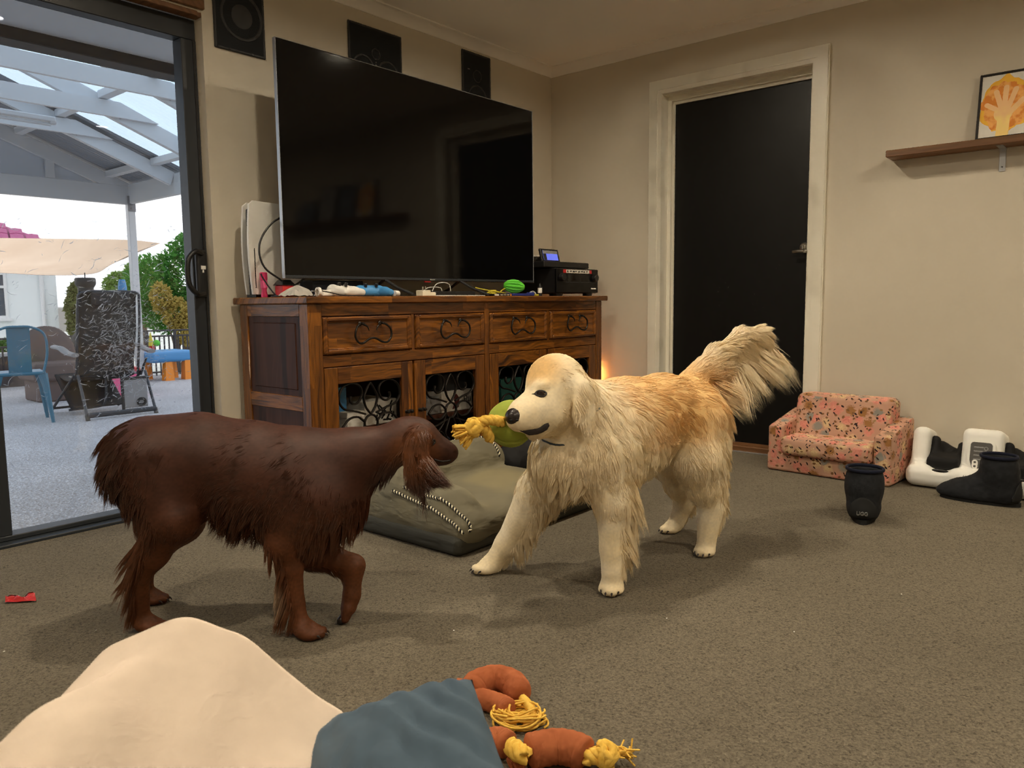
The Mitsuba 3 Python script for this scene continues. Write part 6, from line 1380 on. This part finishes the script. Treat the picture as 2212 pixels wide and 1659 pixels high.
# near fore on the ground, far fore raised and folded at the wrist
S.chain([((-2.9691, -1.4758, 0.3502), 0.084), ((-3.0389, -1.4331, 0.2512), 0.047)], 0.05, L=0.028, flow=DOWN + 0.3 * sback, fe=DOWN, fel=0.03)
S.chain([((-3.0389, -1.4331, 0.2512), 0.044), ((-3.0309, -1.4455, 0.1861), 0.026), ((-3.0256, -1.4518, 0.0924), 0.0185)], 0.014, L=0.008, flow=DOWN, fe=sback, fel=0.10, dn=2.0)
S.chain([((-3.0256, -1.4518, 0.0924), 0.0185), ((-3.0226, -1.4643, 0.0382), 0.018)], 0.01, L=0.006, flow=DOWN, fe=sback, fel=0.06, dn=2.0)
sp3 = paw(S, (-3.0187, -1.4784, 0.0282), sf, 0.98, L=0.006, flow=sf)
S.chain([((-2.8880, -1.3921, 0.3064), 0.080), ((-2.9170, -1.3779, 0.1857), 0.052)], 0.05, L=0.018, flow=DOWN)
S.chain([((-2.9170, -1.3779, 0.1857), 0.044), ((-2.8617, -1.4803, 0.1505), 0.027)], 0.02, L=0.010, flow=sf, fe=DOWN, fel=0.05, dn=1.5)
S.chain([((-2.8617, -1.4803, 0.1505), 0.030), ((-2.8751, -1.4852, 0.0730), 0.022)], 0.018, L=0.007, flow=DOWN, fe=sback, fel=0.012)
pc = [np.array((-2.8868, -1.4844, 0.0411)), np.array((-2.8972, -1.4843, 0.0143))]
S.cone((-2.8751, -1.4852, 0.0730), pc[0], 0.022, 0.022, 0.015, L=0.007, flow=DOWN)
for s in (-0.6, 0.6): S.cone(pc[0] + VF * s * 0.02, pc[1] + VF * s * 0.018, 0.016, 0.012, 0.006, L=0.006, flow=DOWN)
# tail hanging close behind the rump
S.chain([((-3.2406, -1.0327, 0.5196), 0.034), ((-3.2618, -1.0096, 0.5076), 0.026), ((-3.2737, -1.0058, 0.4458), 0.020), ((-3.2816, -1.0067, 0.3840), 0.012)], 0.02, L=0.045, flow=DOWN, fe=sback, fel=0.05)
sm_ = S.mesh()
def setter(p, n, uv):
    f = 0.5 * noise(p.x * 170, p.y * 170, p.z * 170) + 0.5 * noise(p.x * 40, p.y * 40, p.z * 40); s = fbm(p.x * 10, p.y * 10, p.z * 10, 3)
    c = mix(lin(42, 20, 13), lin(66, 33, 19), s)
    low = smoothstep(0.42, 0.16, p.z)
    c = mix(c, lin(96, 54, 28), 0.65 * low)
    er = (-2.7911, -1.6672, 0.4675)
    c = mix(c, lin(104, 60, 30), 0.7 * smoothstep(0.10, 0.04, dr.sqrt(dr.square(p.x - er[0]) + dr.square(p.y - er[1]) + dr.square(p.z - er[2]))))
    d = dr.sqrt(dr.square(p.x - -3.0894) + dr.square(p.y - -1.3760) + dr.square(p.z - 0.0935))
    c = mix(c, lin(178, 154, 128), 0.75 * smoothstep(0.085, 0.03, d))
    return c * (0.7 + 0.65 * f)
scene['mat_setter_hair'] = {'type': 'twosided', 'bsdf': {'type': 'principled', 'base_color': proc(setter), 'roughness': 0.36, 'specular': 0.55}}
mat('mat_setter_skin', setter, 0.6, 0.3)
part(rs, 'body', sm_, 'mat_setter_skin', True)
nose_s = np.array((-2.6648, -1.6781, 0.4573))
def smask(P, r): return np.linalg.norm(P - nose_s, axis=1) > 0.018
C, R_ = coat(S, sm_, 52000, 33, 0.00084, mask=smask, clump=0.75, nclump=2300, curl=0.22, lift=0.20, flift=0.36)
add_coat(rs, 'coat', C, R_, 'mat_setter_hair', 'silky dark red coat with feathered legs')
# long ear fringe swinging forward, and the wisp of the tail
def locks(o, ends, n, spread, rad, sag=0.0):
    o, ends = np.array(o), np.array(ends); cs, rr2 = [], []
    for i in range(n):
        lock = rng.integers(26) / 25.0; t = np.clip(lock + rng.normal() * 0.02, 0, 1)
        ip = lambda A, t: np.array([np.interp(t, np.linspace(0, 1, len(A)), A[:, k]) for k in range(3)])
        a = ip(o, np.clip(t + rng.normal() * 0.06, 0, 1)) + rng.normal(size=3) * spread; e_ = ip(ends, t)
        e_ = a + (e_ - a) * (0.62 + 0.38 * math.sin(lock * 37.0) ** 2) * rng.uniform(0.8, 1.0) + rng.normal(size=3) * spread * 0.35
        m_ = a * 0.55 + e_ * 0.45 + [0, 0, -sag] + rng.normal(size=3) * spread * 0.15
        cs.append([2 * a - m_, a, m_, e_, 2 * e_ - m_]); rr2.append([1.1, 1.1, 1.0, 0.4, 0.1])
    return np.array(cs), rad * np.array(rr2)
C, R_ = locks([(-2.7857, -1.6994, 0.4523), (-2.7971, -1.6935, 0.4352), (-2.8082, -1.6844, 0.4298), (-2.8148, -1.6673, 0.4385)], [(-2.7560, -1.7758, 0.3919), (-2.7655, -1.7666, 0.3802), (-2.7816, -1.7406, 0.3746), (-2.8023, -1.7104, 0.3619), (-2.8178, -1.6852, 0.3561), (-2.8283, -1.6620, 0.3742)], 2000, 0.007, 0.00062, 0.008)
add_coat(rs, 'ear_fringe', C, R_, 'mat_setter_hair', 'long ear hair swinging forward')
C, R_ = locks([(-3.2800, -1.0056, 0.4026), (-3.2788, -1.0018, 0.4335), (-3.2792, -1.0095, 0.3840)], [(-3.3033, -0.9795, 0.3930), (-3.2939, -0.9926, 0.3817), (-3.2898, -1.0063, 0.3284), (-3.2842, -1.0159, 0.3097)], 500, 0.006, 0.00065, 0.006)
add_coat(rs, 'tail_tip', C, R_, 'mat_setter_hair', 'wispy tail tip')
nb = Body(0.0025); nb.ell((-2.6639, -1.6790, 0.4586), (0.012, 0.0125, 0.014), np.stack([VR, VU, VF]), k=0.01)
part(rs, 'nose', nb.mesh(), 'mat_nose', True)
lp = snap(S, [(-2.6854, -1.6875, 0.4414), (-2.7079, -1.6765, 0.4412), (-2.7279, -1.6672, 0.4484)], 0.0005)
part(rs, 'mouth', tube(spline(lp, 16), 0.0025, 6), 'mat_lip', True)
face(rs, S, (-2.7416, -1.6740, 0.4977), 0.0085)
claws(rs, sp1 + sp2 + sp3, 'mat_claw', 0.9)
for s in (-0.7, 0.7): part(rs, 'paw_pad', move(xf(trimesh.creation.icosphere(2, 1.0), np.diag([0.010, 0.010, 0.012, 1])), pc[1] - VR * 0.012 + VF * s * 0.012 - VU * 0.004), 'mat_nose', True)
